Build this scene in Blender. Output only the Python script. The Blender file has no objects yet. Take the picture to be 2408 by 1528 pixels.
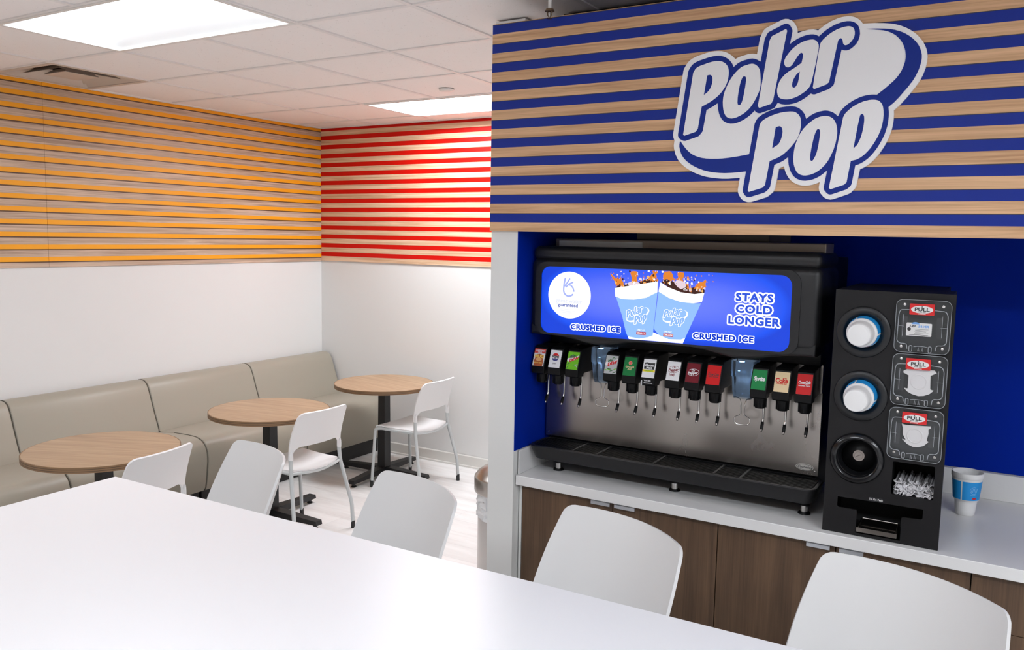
import bpy, bmesh, math, random
from mathutils import Matrix, Vector
from mathutils.geometry import tessellate_polygon

# ------------------------------------------------------------------ camera, world, exposure
S = bpy.context.scene
C = S.collection
CAM_Z, YAW, PITCH, ROLL, FOC = 1.83, -0.53652648, 0.1057531, 0.01837713, 1956.19
cd = bpy.data.cameras.new('camera')
cd.sensor_width = 36.0
cd.lens = FOC * 36.0 / 2408.0
cd.clip_start = 0.05
cam = bpy.data.objects.new('camera', cd)
C.objects.link(cam)
_f = Vector((math.sin(YAW) * math.cos(PITCH), math.cos(YAW) * math.cos(PITCH), -math.sin(PITCH)))
_r = Vector((math.cos(YAW), -math.sin(YAW), 0))
_u = _r.cross(_f)
_r2 = _r * math.cos(ROLL) + _u * math.sin(ROLL)
_u2 = -_r * math.sin(ROLL) + _u * math.cos(ROLL)
cam.matrix_world = Matrix(((_r2.x, _u2.x, -_f.x, 0), (_r2.y, _u2.y, -_f.y, 0), (_r2.z, _u2.z, -_f.z, CAM_Z), (0, 0, 0, 1)))
S.camera = cam
S.view_settings.view_transform = 'Standard'
S.view_settings.look = 'None'
S.view_settings.gamma = 1.0
S.view_settings.use_curve_mapping = False
S.view_settings.exposure = 0.0
W = bpy.data.worlds.new('world')
S.world = W
W.use_nodes = True
W.node_tree.nodes['Background'].inputs[0].default_value = (1, 0.97, 0.94, 1)
W.node_tree.nodes['Background'].inputs[1].default_value = 0.15
LAMP = 17.8          # emission of every ceiling lamp's lens (all the room's light)

# ------------------------------------------------------------------ helpers
def lin(c):
    return tuple((x / 255 / 12.92 if x / 255 <= 0.04045 else ((x / 255 + 0.055) / 1.055) ** 2.4) for x in c)

MC = {}
def mat(name, rgb, rough=0.5, metal=0.0, spec=0.5, emit=0.0, trans=0.0, coat=0.0, alpha=1.0):
    if name in MC:
        return MC[name]
    m = bpy.data.materials.new(name)
    m.use_nodes = True
    b = m.node_tree.nodes['Principled BSDF']
    c = lin(rgb) + (1,)
    b.inputs['Base Color'].default_value = c
    b.inputs['Roughness'].default_value = rough
    b.inputs['Metallic'].default_value = metal
    b.inputs['Specular IOR Level'].default_value = spec
    b.inputs['Transmission Weight'].default_value = trans
    b.inputs['Coat Weight'].default_value = coat
    b.inputs['Alpha'].default_value = alpha
    if emit:
        b.inputs['Emission Color'].default_value = c
        b.inputs['Emission Strength'].default_value = emit
    m.diffuse_color = c
    MC[name] = m
    return m

def nn(m, t, **k):
    n = m.node_tree.nodes.new(t)
    for a, v in k.items():
        setattr(n, a, v)
    return n

def mth(m, op, a, b=None):
    n = nn(m, 'ShaderNodeMath', operation=op)
    for i, v in enumerate((a, b)):
        if v is None:
            continue
        if isinstance(v, (int, float)):
            n.inputs[i].default_value = v
        else:
            m.node_tree.links.new(v, n.inputs[i])
    return n.outputs[0]

def mixc(m, f, a, b):
    n = nn(m, 'ShaderNodeMix', data_type='RGBA')
    lk = m.node_tree.links
    if isinstance(f, (int, float)):
        n.inputs[0].default_value = f
    else:
        lk.new(f, n.inputs[0])
    for i, v in ((6, a), (7, b)):
        if isinstance(v, tuple):
            n.inputs[i].default_value = v[:3] + (1,)
        else:
            lk.new(v, n.inputs[i])
    return n.outputs[2]

def coords(m):
    g = nn(m, 'ShaderNodeNewGeometry')
    s = nn(m, 'ShaderNodeSeparateXYZ')
    m.node_tree.links.new(g.outputs['Position'], s.inputs[0])
    return g.outputs['Position'], s.outputs

def objcoords(m):
    g = nn(m, 'ShaderNodeTexCoord')
    return g.outputs['Object']

def noise(m, vec, scale, sc3=(1, 1, 1), detail=4, rough=0.55, dist=0.0, loc=(0, 0, 0)):
    mp = nn(m, 'ShaderNodeMapping')
    mp.inputs['Scale'].default_value = sc3
    mp.inputs['Location'].default_value = loc
    n = nn(m, 'ShaderNodeTexNoise')
    n.inputs['Scale'].default_value = scale
    n.inputs['Detail'].default_value = detail
    n.inputs['Roughness'].default_value = rough
    n.inputs['Distortion'].default_value = dist
    m.node_tree.links.new(vec, mp.inputs[0])
    m.node_tree.links.new(mp.outputs[0], n.inputs['Vector'])
    return n.outputs['Fac']

def ramp(m, fac, stops, interp='LINEAR'):
    r = nn(m, 'ShaderNodeValToRGB')
    r.color_ramp.interpolation = interp
    e = r.color_ramp.elements
    while len(e) < len(stops):
        e.new(0.5)
    for i, (p, c) in enumerate(stops):
        e[i].position = p
        e[i].color = (tuple(c) + (1,))[:4]
    m.node_tree.links.new(fac, r.inputs[0])
    return r.outputs[0]

def bump(m, h, strength=0.1, distance=0.01):
    b = nn(m, 'ShaderNodeBump')
    b.inputs['Strength'].default_value = strength
    b.inputs['Distance'].default_value = distance
    m.node_tree.links.new(h, b.inputs['Height'])
    m.node_tree.links.new(b.outputs[0], m.node_tree.nodes['Principled BSDF'].inputs['Normal'])

def setc(m, sock):
    m.node_tree.links.new(sock, m.node_tree.nodes['Principled BSDF'].inputs['Base Color'])

class MB:
    """collects shapes, build() links them as ONE mesh object"""
    def __init__(s):
        s.v, s.f, s.m, s.s, s.mats = [], [], [], [], []
    def mi(s, m):
        if m not in s.mats:
            s.mats.append(m)
        return s.mats.index(m)
    def add(s, vs, fs, m, smooth=False, M=None):
        o = len(s.v)
        if M is not None:
            vs = [M @ Vector(v) for v in vs]
        s.v += [tuple(v) for v in vs]
        k = s.mi(m)
        for f in fs:
            s.f.append([i + o for i in f]); s.m.append(k); s.s.append(smooth)
        return s
    def bm(s, b, m, smooth=False, M=None):
        b.verts.index_update()
        s.add([v.co.copy() for v in b.verts], [[v.index for v in f.verts] for f in b.faces], m, smooth, M)
        b.free()
        return s
    def box(s, x0, x1, y0, y1, z0, z1, m, bev=0.0, seg=2, M=None):
        b = bmesh.new()
        bmesh.ops.create_cube(b, size=1)
        for v in b.verts:
            v.co = Vector(((x0 + x1) / 2 + v.co.x * (x1 - x0), (y0 + y1) / 2 + v.co.y * (y1 - y0), (z0 + z1) / 2 + v.co.z * (z1 - z0)))
        if bev:
            bmesh.ops.bevel(b, geom=list(b.edges), offset=bev, segments=seg, profile=0.5, affect='EDGES')
        return s.bm(b, m, bool(bev) and seg > 2, M)
    def tube(s, pts, r, m, n=10, M=None, closed=False):
        pts = [Vector(p) for p in pts]
        rs = r if isinstance(r, (list, tuple)) else [r] * len(pts)
        N = len(pts)
        vs, fs = [], []
        up = None
        for i, p in enumerate(pts):
            a = pts[i - 1] if (i > 0 or closed) else p
            b = pts[(i + 1) % N] if (i < N - 1 or closed) else p
            t = (b - a).normalized()
            if up is None:
                up = t.orthogonal().normalized()
            else:
                up = (up - t * up.dot(t)).normalized()
            w = t.cross(up)
            for k in range(n):
                an = 2 * math.pi * k / n
                vs.append(p + (up * math.cos(an) + w * math.sin(an)) * rs[i])
        R = N if closed else N - 1
        for i in range(R):
            for k in range(n):
                a, b2 = i * n + k, i * n + (k + 1) % n
                c, d = ((i + 1) % N) * n + (k + 1) % n, ((i + 1) % N) * n + k
                fs.append([a, b2, c, d])
        s.add(vs, fs, m, True, M)
        if not closed:
            s.add(vs[:n], [list(range(n))[::-1]], m, False, M)
            s.add(vs[-n:], [list(range(n))], m, False, M)
        return s
    def lathe(s, prof, m, n=32, M=None, smooth=True, close=False):
        vs, fs = [], []
        for r, h in prof:
            for k in range(n):
                an = 2 * math.pi * k / n
                vs.append((r * math.cos(an), r * math.sin(an), h))
        P = len(prof)
        for i in range(P if close else P - 1):
            j = (i + 1) % P
            if prof[i][0] < 1e-6 and prof[j][0] < 1e-6:
                continue
            for k in range(n):
                fs.append([i * n + k, i * n + (k + 1) % n, j * n + (k + 1) % n, j * n + k])
        return s.add(vs, fs, m, smooth, M)
    def poly(s, loops, m, w=0.0005, M=None, back=0.0):
        """2-D loops (u,v) with holes, filled and thickened from w'=back to w"""
        L = [[Vector((u, v, 0)) for u, v in l] for l in loops]
        T = tessellate_polygon(L)
        flat = [p for l in L for p in l]
        N = len(flat)
        vs = [(p.x, p.y, w) for p in flat]
        fs = []
        for t in T:
            a, b, c = (flat[i] for i in t)
            t = list(t)
            if (b - a).cross(c - a).z < 0:
                t.reverse()
            fs.append(t)
        vs += [(p.x, p.y, back) for p in flat]
        fs += [[i + N for i in f[::-1]] for f in fs]
        o = 0
        for l in L:
            n = len(l)
            for i in range(n):
                fs.append([o + i, o + (i + 1) % n, N + o + (i + 1) % n, N + o + i])
            o += n
        return s.add(vs, fs, m, False, M)
    def text(s, body, size, m, M, off=0.0, shear=0.0, w=0.0003, sx=1.0, spacing=1.0, align='CENTER'):
        cu = bpy.data.curves.new('t', 'FONT')
        cu.body = body; cu.size = size; cu.offset = off; cu.shear = shear
        cu.align_x = align; cu.align_y = 'CENTER'; cu.extrude = w / 2; cu.space_character = spacing
        cu.resolution_u = 3
        o = bpy.data.objects.new('t', cu)
        me = bpy.data.meshes.new_from_object(o)
        vs = [(v.co.x * sx, v.co.y, v.co.z + w / 2) for v in me.vertices]
        fs = [list(p.vertices) for p in me.polygons]
        bpy.data.objects.remove(o); bpy.data.curves.remove(cu); bpy.data.meshes.remove(me)
        return s.add(vs, fs, m, False, M)
    def prism(s, prof, a0, a1, m, axis='y', bev=0.0, seg=3, smooth=False, M=None):
        """closed profile swept along an axis; ends rounded by bev. axis y: profile=(x,z); axis x: profile=(y,z)"""
        n = len(prof)
        P = [Vector(p) for p in prof]
        ar = sum(P[i].x * P[(i + 1) % n].y - P[(i + 1) % n].x * P[i].y for i in range(n))
        sg = 1 if ar > 0 else -1
        nor = []
        for i in range(n):
            d1 = (P[i] - P[i - 1]).normalized(); d2 = (P[(i + 1) % n] - P[i]).normalized()
            t = (d1 + d2)
            t = t.normalized() if t.length > 1e-6 else d1
            nor.append(Vector((t.y, -t.x)) * sg)
        rings = []
        if bev:
            for k in range(seg + 1):
                an = math.pi / 2 * k / seg
                rings.append((a0 + bev * (1 - math.sin(an)), bev * (1 - math.cos(an))))
            rings = [(a0 + bev - bev * math.cos(an2), bev - bev * math.sin(an2)) for an2 in [math.pi / 2 * k / seg for k in range(seg + 1)]]
            rings += [(a1 - (a - a0), i) for a, i in rings[::-1]]
        else:
            rings = [(a0, 0), (a1, 0)]
        vs = []
        for a, ins in rings:
            for p, q in zip(P, nor):
                c = p - q * ins
                vs.append((c.x, a, c.y) if axis == 'y' else (a, c.x, c.y))
        fs = []
        R = len(rings)
        for i in range(R - 1):
            for k in range(n):
                fs.append([i * n + k, i * n + (k + 1) % n, (i + 1) * n + (k + 1) % n, (i + 1) * n + k])
        s.add(vs, fs, m, smooth, M)
        loop = [Vector((p[0], p[2] if axis == 'y' else p[2], 0)) if axis == 'y' else Vector((p[1], p[2], 0)) for p in vs[:n]]
        T = [list(t) for t in tessellate_polygon([loop])]
        s.add(vs[:n], T, m, False, M)
        s.add(vs[-n:], [t[::-1] for t in T], m, False, M)
        return s
    def surf(s, fn, us, vs_, m, th=0.004, M=None):
        b = bmesh.new()
        g = [[b.verts.new(fn(u, v)) for u in us] for v in vs_]
        for i in range(len(vs_) - 1):
            for j in range(len(us) - 1):
                b.faces.new((g[i][j], g[i][j + 1], g[i + 1][j + 1], g[i + 1][j]))
        b.normal_update()
        bmesh.ops.solidify(b, geom=list(b.faces), thickness=th)
        return s.bm(b, m, True, M)
    def build(s, name, parent=None, world=False, fix=True):
        if world:                               # shapes were given in room coordinates
            q, off = parent, Vector((0, 0, 0))
            while q is not None:
                off += q.location; q = q.parent
            s.v = [tuple(Vector(v) - off) for v in s.v]
        me = bpy.data.meshes.new(name)
        me.from_pydata(s.v, [], s.f)
        for m in s.mats:
            me.materials.append(m)
        me.polygons.foreach_set('material_index', s.m)
        me.polygons.foreach_set('use_smooth', s.s)
        if fix:
            b = bmesh.new(); b.from_mesh(me)
            bmesh.ops.recalc_face_normals(b, faces=list(b.faces))
            b.to_mesh(me); b.free()
        me.update()
        if any(s.s):
            try:
                me.set_sharp_from_angle(angle=math.radians(45))
            except Exception:
                pass
        o = bpy.data.objects.new(name, me)
        C.objects.link(o)
        if parent is not None:
            o.parent = parent
        return o

def tag(o, label, cat, group=None):
    o['label'] = label; o['category'] = cat
    if group:
        o['group'] = group
    return o
def thing(name, label, cat, loc=(0, 0, 0), rz=0.0, group=None):
    o = bpy.data.objects.new(name, None)
    C.objects.link(o)
    o.location = loc; o.rotation_euler = (0, 0, rz)
    o.empty_display_size = 0.05
    return tag(o, label, cat, group)
def struct(o):
    o['kind'] = 'structure'
    return o
def dup(root, loc, rz, label, group=None):
    r = root.copy(); C.objects.link(r); r.location = loc; r.rotation_euler = (0, 0, rz)
    r['label'] = label
    if group:
        r['group'] = group
    for ch in list(root.children):
        c = ch.copy(); C.objects.link(c); c.parent = r
        for g in list(ch.children):
            d = g.copy(); C.objects.link(d); d.parent = c
    return r
def front(y, x=0.0, z=0.0):
    """2-D drawing plane facing -y: (u,v,w) -> (x+u, y-w, z+v)"""
    return Matrix(((1, 0, 0, x), (0, 0, -1, y), (0, 1, 0, z), (0, 0, 0, 1)))
def rr(x0, x1, z0, z1, r, n=5):
    out = []
    for cx, cz, a0 in ((x1 - r, z1 - r, 0), (x0 + r, z1 - r, 90), (x0 + r, z0 + r, 180), (x1 - r, z0 + r, 270)):
        for k in range(n + 1):
            a = math.radians(a0 + 90 * k / n)
            out.append((cx + r * math.cos(a), cz + r * math.sin(a)))
    return out
def circ(cx, cz, rx, rz=None, n=40):
    rz = rx if rz is None else rz
    return [(cx + rx * math.cos(2 * math.pi * k / n), cz + rz * math.sin(2 * math.pi * k / n)) for k in range(n)]
def smooth_path(pts, n=6):
    """rounded polyline through points (Catmull-Rom)"""
    P = [Vector(p) for p in pts]
    P = [P[0] * 2 - P[1]] + P + [P[-1] * 2 - P[-2]]
    out = []
    for i in range(1, len(P) - 2):
        for k in range(n):
            t = k / n
            a, b, c, d = P[i - 1], P[i], P[i + 1], P[i + 2]
            out.append(0.5 * ((2 * b) + (c - a) * t + (2 * a - 5 * b + 4 * c - d) * t * t + (3 * b - a - 3 * c + d) * t ** 3))
    out.append(P[-2])
    return out
def fillet(pts, r=0.03, n=5):
    """polyline with rounded corners"""
    P = [Vector(p) for p in pts]
    out = [P[0]]
    for i in range(1, len(P) - 1):
        a, b, c = P[i - 1], P[i], P[i + 1]
        d1, d2 = (a - b), (c - b)
        q = min(r, d1.length * 0.45, d2.length * 0.45)
        s0, s1 = b + d1.normalized() * q, b + d2.normalized() * q
        for k in range(n + 1):
            t = k / n
            out.append(s0 * (1 - t) ** 2 + b * 2 * t * (1 - t) + s1 * t * t)
    out.append(P[-1])
    return out

# ------------------------------------------------------------------ materials
def m_paint(name, rgb, rough=0.6):
    m = mat(name, rgb, rough)
    p, s = coords(m)
    n = noise(m, p, 90, detail=3)
    bump(m, n, 0.03, 0.002)
    return m
WALL = m_paint('white wall paint', (232, 231, 229))
WALLG = m_paint('grey white pillar paint', (226, 226, 223))
TRIM = mat('white trim', (225, 222, 216), 0.4)

def m_wood(name, base, dark, axis='x', scale=1.0, rough=0.45, contrast=0.6, obj=True):
    m = mat(name, base, rough)
    v = objcoords(m) if obj else coords(m)[0]
    st = {'x': (0.9, 14, 14), 'y': (14, 0.9, 14), 'z': (14, 14, 0.9)}[axis]
    st2 = {'x': (1.5, 90, 90), 'y': (90, 1.5, 90), 'z': (90, 90, 1.5)}[axis]
    a = noise(m, v, 1.5 * scale, st, 5, 0.6, 0.6)
    b = noise(m, v, 1.5 * scale, st2, 3, 0.6)
    f = mth(m, 'ADD', mth(m, 'MULTIPLY', a, 0.65), mth(m, 'MULTIPLY', b, 0.35))
    lb, ld = lin(base), lin(dark)
    setc(m, ramp(m, f, [(0.5 - 0.2 / contrast * 0.5, ld), (0.5 + 0.2 / contrast * 0.5, lb)]))
    return m

def m_stripes(name, axis, zb, pitch, bands, woodc, woodd, rough=0.45, obj=None):
    """printed cladding board: bands = [(height, 'wood'|rgb), ...] repeating upwards from world height zb"""
    m = mat(name, woodc, rough)
    p, s = coords(m)
    t = mth(m, 'DIVIDE', mth(m, 'SUBTRACT', s[2], zb), pitch)
    idx = mth(m, 'FLOOR', t)
    fr = mth(m, 'FRACT', t)
    # grain, shifted from plank to plank
    cx = nn(m, 'ShaderNodeCombineXYZ')
    L = m.node_tree.links
    along = s[0] if axis == 'x' else s[1]
    L.new(mth(m, 'ADD', along, mth(m, 'MULTIPLY', idx, 3.71)), cx.inputs[0])
    L.new(mth(m, 'MULTIPLY', idx, 1.37), cx.inputs[1])
    L.new(s[2], cx.inputs[2])
    a = noise(m, cx.outputs[0], 1.3, (1.1, 1, 30), 5, 0.62, 0.9)
    b = noise(m, cx.outputs[0], 1.5, (1.5, 1, 160), 3, 0.6, 0.2)
    f = mth(m, 'ADD', mth(m, 'MULTIPLY', a, 0.7), mth(m, 'MULTIPLY', b, 0.3))
    wood = ramp(m, f, [(0.36, lin(woodd)), (0.60, lin(woodc))])
    col = wood
    y = 0.0
    for h, c in bands:
        y0, y1 = y / pitch, (y + h) / pitch
        y += h
        if c == 'wood':
            continue
        k = mth(m, 'MULTIPLY', mth(m, 'GREATER_THAN', fr, y0), mth(m, 'LESS_THAN', fr, y1))
        col = mixc(m, k, col, lin(c))
    setc(m, col)
    return m

# ------------------------------------------------------------------ the room
XL, YB, XR, YF, CEIL = -5.15, 5.39, 2.60, -2.60, 2.72
FY = 2.70                                     # front of the striped fascia / pillar plane

FLOOR = mat('pale plank floor', (244, 242, 240), 0.38)
p_, s_ = coords(FLOOR)
bt = nn(FLOOR, 'ShaderNodeTexBrick')
bt.inputs['Scale'].default_value = 1.0
bt.inputs['Brick Width'].default_value = 1.2
bt.inputs['Row Height'].default_value = 0.18
bt.inputs['Mortar Size'].default_value = 0.0012
bt.inputs['Color1'].default_value = (0.93, 0.93, 0.93, 1)
bt.inputs['Color2'].default_value = (1, 1, 1, 1)
bt.inputs['Mortar'].default_value = (0.78, 0.78, 0.78, 1)
FLOOR.node_tree.links.new(p_, bt.inputs['Vector'])
nf = noise(FLOOR, p_, 2.0, (0.8, 6, 1), 5, 0.6, 0.8)
fc = ramp(FLOOR, nf, [(0.3, lin((232, 228, 225))), (0.65, lin((248, 246, 244)))])
mx = nn(FLOOR, 'ShaderNodeMix', data_type='RGBA', blend_type='MULTIPLY')
mx.inputs[0].default_value = 1.0
FLOOR.node_tree.links.new(fc, mx.inputs[6]); FLOOR.node_tree.links.new(bt.outputs['Color'], mx.inputs[7])
setc(FLOOR, mx.outputs[2])

struct(MB().box(XL - .1, XR + .1, YF - .1, YB + .1, -.08, 0, FLOOR).build('floor'))

TILE = mat('mineral ceiling tile', (228, 222, 218), 0.9)
p_, s_ = coords(TILE)
n1 = noise(TILE, p_, 55, detail=2)
n2 = noise(TILE, p_, 260, detail=2)
f_ = mth(TILE, 'MULTIPLY', mth(TILE, 'LESS_THAN', n1, 0.36), mth(TILE, 'LESS_THAN', n2, 0.38))
setc(TILE, mixc(TILE, f_, lin((250, 244, 241)), lin((204, 194, 188))))
bump(TILE, n2, 0.12, 0.004)
GRID = mat('ceiling grid metal', (238, 234, 231), 0.45)

G0X, G0Y, GS = -3.90, 2.06, 0.61
LIGHTS = [(-3.90, 2.06), (-3.90, 4.50), (-3.90, -0.38), (-1.46, -0.38), (0.98, -0.38), (0.98, 0.84)]
VENT = (-4.51 - 0.61, 2.67)
lx, ly = 1.22, 0.61
outer = [(XL - .1, YF - .1), (XR + .1, YF - .1), (XR + .1, YB + .1), (XL - .1, YB + .1)]
holes = [[(x + .012, y + .012), (x + .012, y + ly - .012), (x + lx - .012, y + ly - .012), (x + lx - .012, y + .012)] for x, y in LIGHTS]
vx, vy = VENT
holes.append([(vx + .03, vy + .03), (vx + .03, vy + .58), (vx + .58, vy + .58), (vx + .58, vy + .03)])
struct(MB().poly([outer] + holes, TILE, w=0.02, M=Matrix.Translation((0, 0, CEIL + .002))).build('ceiling'))
# ceiling grid: T-bars under the tiles, stopping at the lamps
g = MB()
def blocked(a, b, c, d):
    for x, y in LIGHTS:
        if a > x + .01 and b < x + lx - .01 and c > y - .02 and d < y + ly + .02:
            return True
    return False
for i in range(-2, 11):
    x = G0X + GS * i
    for j in range(-7, 6):
        y = G0Y + GS * j
        inside = any(x > X + .1 and x < X + lx - .1 and y > Y - .1 and y < Y + ly - .1 for X, Y in LIGHTS)
        if XL < x < XR and not inside:
            g.box(x - .012, x + .012, max(y, YF), min(y + GS, YB), CEIL - .004, CEIL + .002, GRID)
        if YF < y < YB:
            g.box(max(x, XL), min(x + GS, XR), y - .012, y + .012, CEIL - .0035, CEIL + .002, GRID)
struct(g.build('trim_1'))

struct(MB().box(XL - .1, XL, YF - .1, YB + .1, 0, CEIL, WALL).build('wall_left'))
struct(MB().box(XL, XR, YB, YB + .1, 0, CEIL, WALL).build('wall_back'))
STORE = m_paint('grey store wall', (214, 212, 210), 0.7)
struct(MB().box(XL, XR, YF - .1, YF, 0, CEIL, STORE).build('wall_front'))
struct(MB().box(XR, XR + .1, YF - .1, YB, 0, CEIL, STORE).build('wall_right'))
# wall angle along the ceiling edge
struct(MB().box(XL + .014, XL + .034, YF, YB, CEIL - .006, CEIL + .002, GRID).box(XL + .034, -1.72, YB - .034, YB - .014, CEIL - .006, CEIL + .002, GRID).build('trim_2'))
# partition that ends in the pale pillar, and the niche behind the counter
struct(MB().box(-1.71, -1.594, FY + .010, 3.10, 0, 2.60, WALLG).box(-1.71, -1.594, 3.10, YB, 0, CEIL, WALLG).build('wall_partition'))
BLUE = m_paint('deep blue wall paint', (0, 38, 152), 0.6)
BLUE.node_tree.nodes['Principled BSDF'].inputs['Specular IOR Level'].default_value = 0.06
struct(MB().box(-1.594, -1.5905, FY + .011, 3.455, 1.007, 2.60, BLUE).build('wall_niche_side'))
struct(MB().box(-1.594, XR, 3.455, 3.50, 0, CEIL, WALL).box(-1.5905, XR, 3.450, 3.455, 1.009, 2.60, BLUE).build('wall_niche'))
DARKV = mat('dark gap tone', (22, 22, 26), 0.8)
struct(MB().box(-1.594, XR, 3.04, 3.10, 2.58, CEIL - .006, DARKV).build('wall_dark_gap'))  # near-black board stands in for the dark gap above the fascia
struct(MB().box(-1.90, -1.76, 3.02, 3.10, 2.58, CEIL - .006, WALL).build('trim_3'))
# baseboards
b = MB()
b.prism([(YB - .002, 0), (YB - .016, 0), (YB - .016, .012), (YB - .011, .018), (YB - .011, .088), (YB - .006, .095), (YB - .002, .096)], XL, -1.712, TRIM, axis='x')
struct(b.build('baseboard_back'))
b = MB()
b.prism([(-1.712, 0), (-1.724, 0), (-1.722, .09), (-1.712, .095)], 2.72, YB - .02, TRIM, axis='y')
struct(b.build('baseboard_partition'))

# ------------------------------------------------------------------ striped cladding boards
YEL, RED, BLU = (255, 172, 22), (206, 16, 6), (2, 40, 142)
Z0 = 1.588
my = m_stripes('orange and ash printed board', 'y', Z0, .0764, [(.0290, 'wood'), (.0075, (96, 66, 44)), (.0280, YEL), (.0119, 'wood')], (216, 190, 168), (164, 138, 118), 0.42)
mr = m_stripes('red and maple printed board', 'x', 1.634, .0757, [(.0350, RED), (.0010, (150, 90, 60)), (.0397, 'wood')], (236, 204, 172), (200, 158, 122), 0.42)
mb = m_stripes('blue and oak printed board', 'x', 1.8835 - .0693, .0693, [(.0, 'wood'), (.0316, BLU), (.0022, (60, 58, 62)), (.0355, 'wood')], (228, 186, 144), (184, 140, 102), 0.38)
mb.node_tree.nodes['Principled BSDF'].inputs['Specular IOR Level'].default_value = 0.35
mr.node_tree.nodes['Principled BSDF'].inputs['Specular IOR Level'].default_value = 0.2
q = MB()
ys = [YF, -1.86, 0.56, 2.985, YB - .008]
for a, c in zip(ys, ys[1:]):
    q.box(XL, XL + .008, a + .0008, c - .0008, Z0, CEIL - .001, my)
struct(q.build('wall_cladding_left'))
q = MB()
q.box(XL + .008, -1.712, YB - .008, YB, 1.594, CEIL - .001, mr)
struct(q.build('wall_cladding_back'))
q = MB()
q.box(-1.712, XR, FY, FY + .045, 1.850, 2.612, mb)
struct(q.build('wall_fascia'))

# ------------------------------------------------------------------ ceiling lamps, vent, small ceiling fittings
LENS_K = {(-3.90, 2.06): .70, (-3.90, 4.50): 2.15, (-3.90, -0.38): .8, (-1.46, -0.38): 1.5, (0.98, -0.38): 2.1, (0.98, 0.84): 1.2}
REFL = mat('white lamp reflector', (244, 244, 244), 0.5)
SHELL = mat('lamp frame white', (232, 230, 226), 0.35)
names = {(-3.90, 2.06): 'long recessed ceiling light nearest the camera, upper left, glowing white',
         (-3.90, 4.50): 'recessed ceiling light in front of the red striped wall'}
k = 0
for x, y in LIGHTS:
    lab = names.get((x, y), 'recessed ceiling light outside the picture, behind the camera')
    t = thing('ceiling_light', lab, 'ceiling light', (x + lx / 2, y + ly / 2, CEIL), 0, 'recessed ceiling lights' if (x, y) in names else 'recessed ceiling lights behind the camera')
    X, Y = lx / 2, ly / 2
    e = .014
    f = MB()
    for a0, a1, b0, b1 in ((-X + .004, X - .004, -Y + .004, -Y + e + .01), (-X + .004, X - .004, Y - e - .01, Y - .004), (-X + .004, -X + e + .01, -Y + e + .01, Y - e - .01), (X - e - .01, X - .004, -Y + e + .01, Y - e - .01)):
        f.box(a0, a1, b0, b1, -.007, .004, SHELL, .001, 1)
    f.build('frame', t)
    r = MB()
    i0, j0, i1, j1, h = X - e, Y - e, X - .03, Y - .13, .06
    vs = [(-i0, -j0, 0), (i0, -j0, 0), (i0, j0, 0), (-i0, j0, 0), (-i1, -j1, h), (i1, -j1, h), (i1, j1, h), (-i1, j1, h)]
    r.add(vs, [[0, 1, 5, 4], [1, 2, 6, 5], [2, 3, 7, 6], [3, 0, 4, 7]], REFL)
    r.box(-X + .01, X - .01, -Y + .01, Y - .01, h + .003, h + .012, REFL)
    r.build('reflector', t, fix=False)
    n = 12
    l = MB()
    pr = [(-j1 + 2 * j1 * q_ / n, h - .022 * math.sin(math.pi * q_ / n)) for q_ in range(n + 1)]
    l.prism(pr + [(j1, h + .002), (-j1, h + .002)], -i1, i1, mat('lamp lens %d %d' % (x * 10, y * 10), (242, 248, 255), 0.5, emit=LAMP * LENS_K[(x, y)]), axis='x')
    l.build('lens', t)

TAN = mat('vent metal', (206, 194, 182), 0.4)
VD = mat('dark duct', (52, 44, 40), 0.7)
t = thing('ceiling_vent', 'square stepped air vent in the ceiling above the orange striped wall', 'vent', (vx + .305, vy + .305, CEIL))
f = MB()
def ring(mb_, s0, z0, s1, z1, m, th=.002):
    vs = [(-s0, -s0, z0), (s0, -s0, z0), (s0, s0, z0), (-s0, s0, z0), (-s1, -s1, z1), (s1, -s1, z1), (s1, s1, z1), (-s1, s1, z1)]
    fs = [[0, 1, 5, 4], [1, 2, 6, 5], [2, 3, 7, 6], [3, 0, 4, 7]]
    mb_.add(vs, fs, m)
    vs2 = [(a * (1 - th / max(abs(a), .01)), b_ * (1 - th / max(abs(b_), .01)), c + th) for a, b_, c in vs]
    mb_.add(vs2, [q_[::-1] for q_ in fs], m)
f.box(-.302, .302, -.302, -.270, -.006, .001, TAN, .001, 1).box(-.302, .302, .270, .302, -.006, .001, TAN, .001, 1)
f.box(-.302, -.270, -.270, .270, -.006, .001, TAN, .001, 1).box(.270, .302, -.270, .270, -.006, .001, TAN, .001, 1)
f.build('frame', t)
for s0, z0, s1, z1 in ((.27, -.002, .195, .040), (.190, .000, .125, .040)):
    l = MB(); ring(l, s0, z0, s1, z1, TAN); l.build('louvre', t)
cp = MB().box(-.105, .105, -.105, .105, .001, .004, TAN, .0008, 1)
ring(cp, .105, .004, .07, .03, TAN)
cp.build('centre_plate', t)
MB().box(-.275, .275, -.275, .275, .075, .08, VD).box(-.275, -.27, -.275, .275, .002, .08, VD).box(.27, .275, -.275, .275, .002, .08, VD).box(-.275, .275, -.275, -.27, .002, .08, VD).box(-.275, .275, .27, .275, .002, .08, VD).build('duct', t)

o = MB().lathe([(0, -.012), (.02, -.012), (.042, -.009), (.048, -.002), (.048, .0015), (0, .0015)], SHELL, 32, Matrix.Translation((0, 0, 0))).build('sprinkler_cover')
o.location = (-3.028, 4.257, CEIL - .0045)
tag(o, 'small round white cover plate on the ceiling near the far light', 'cover plate')

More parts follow.
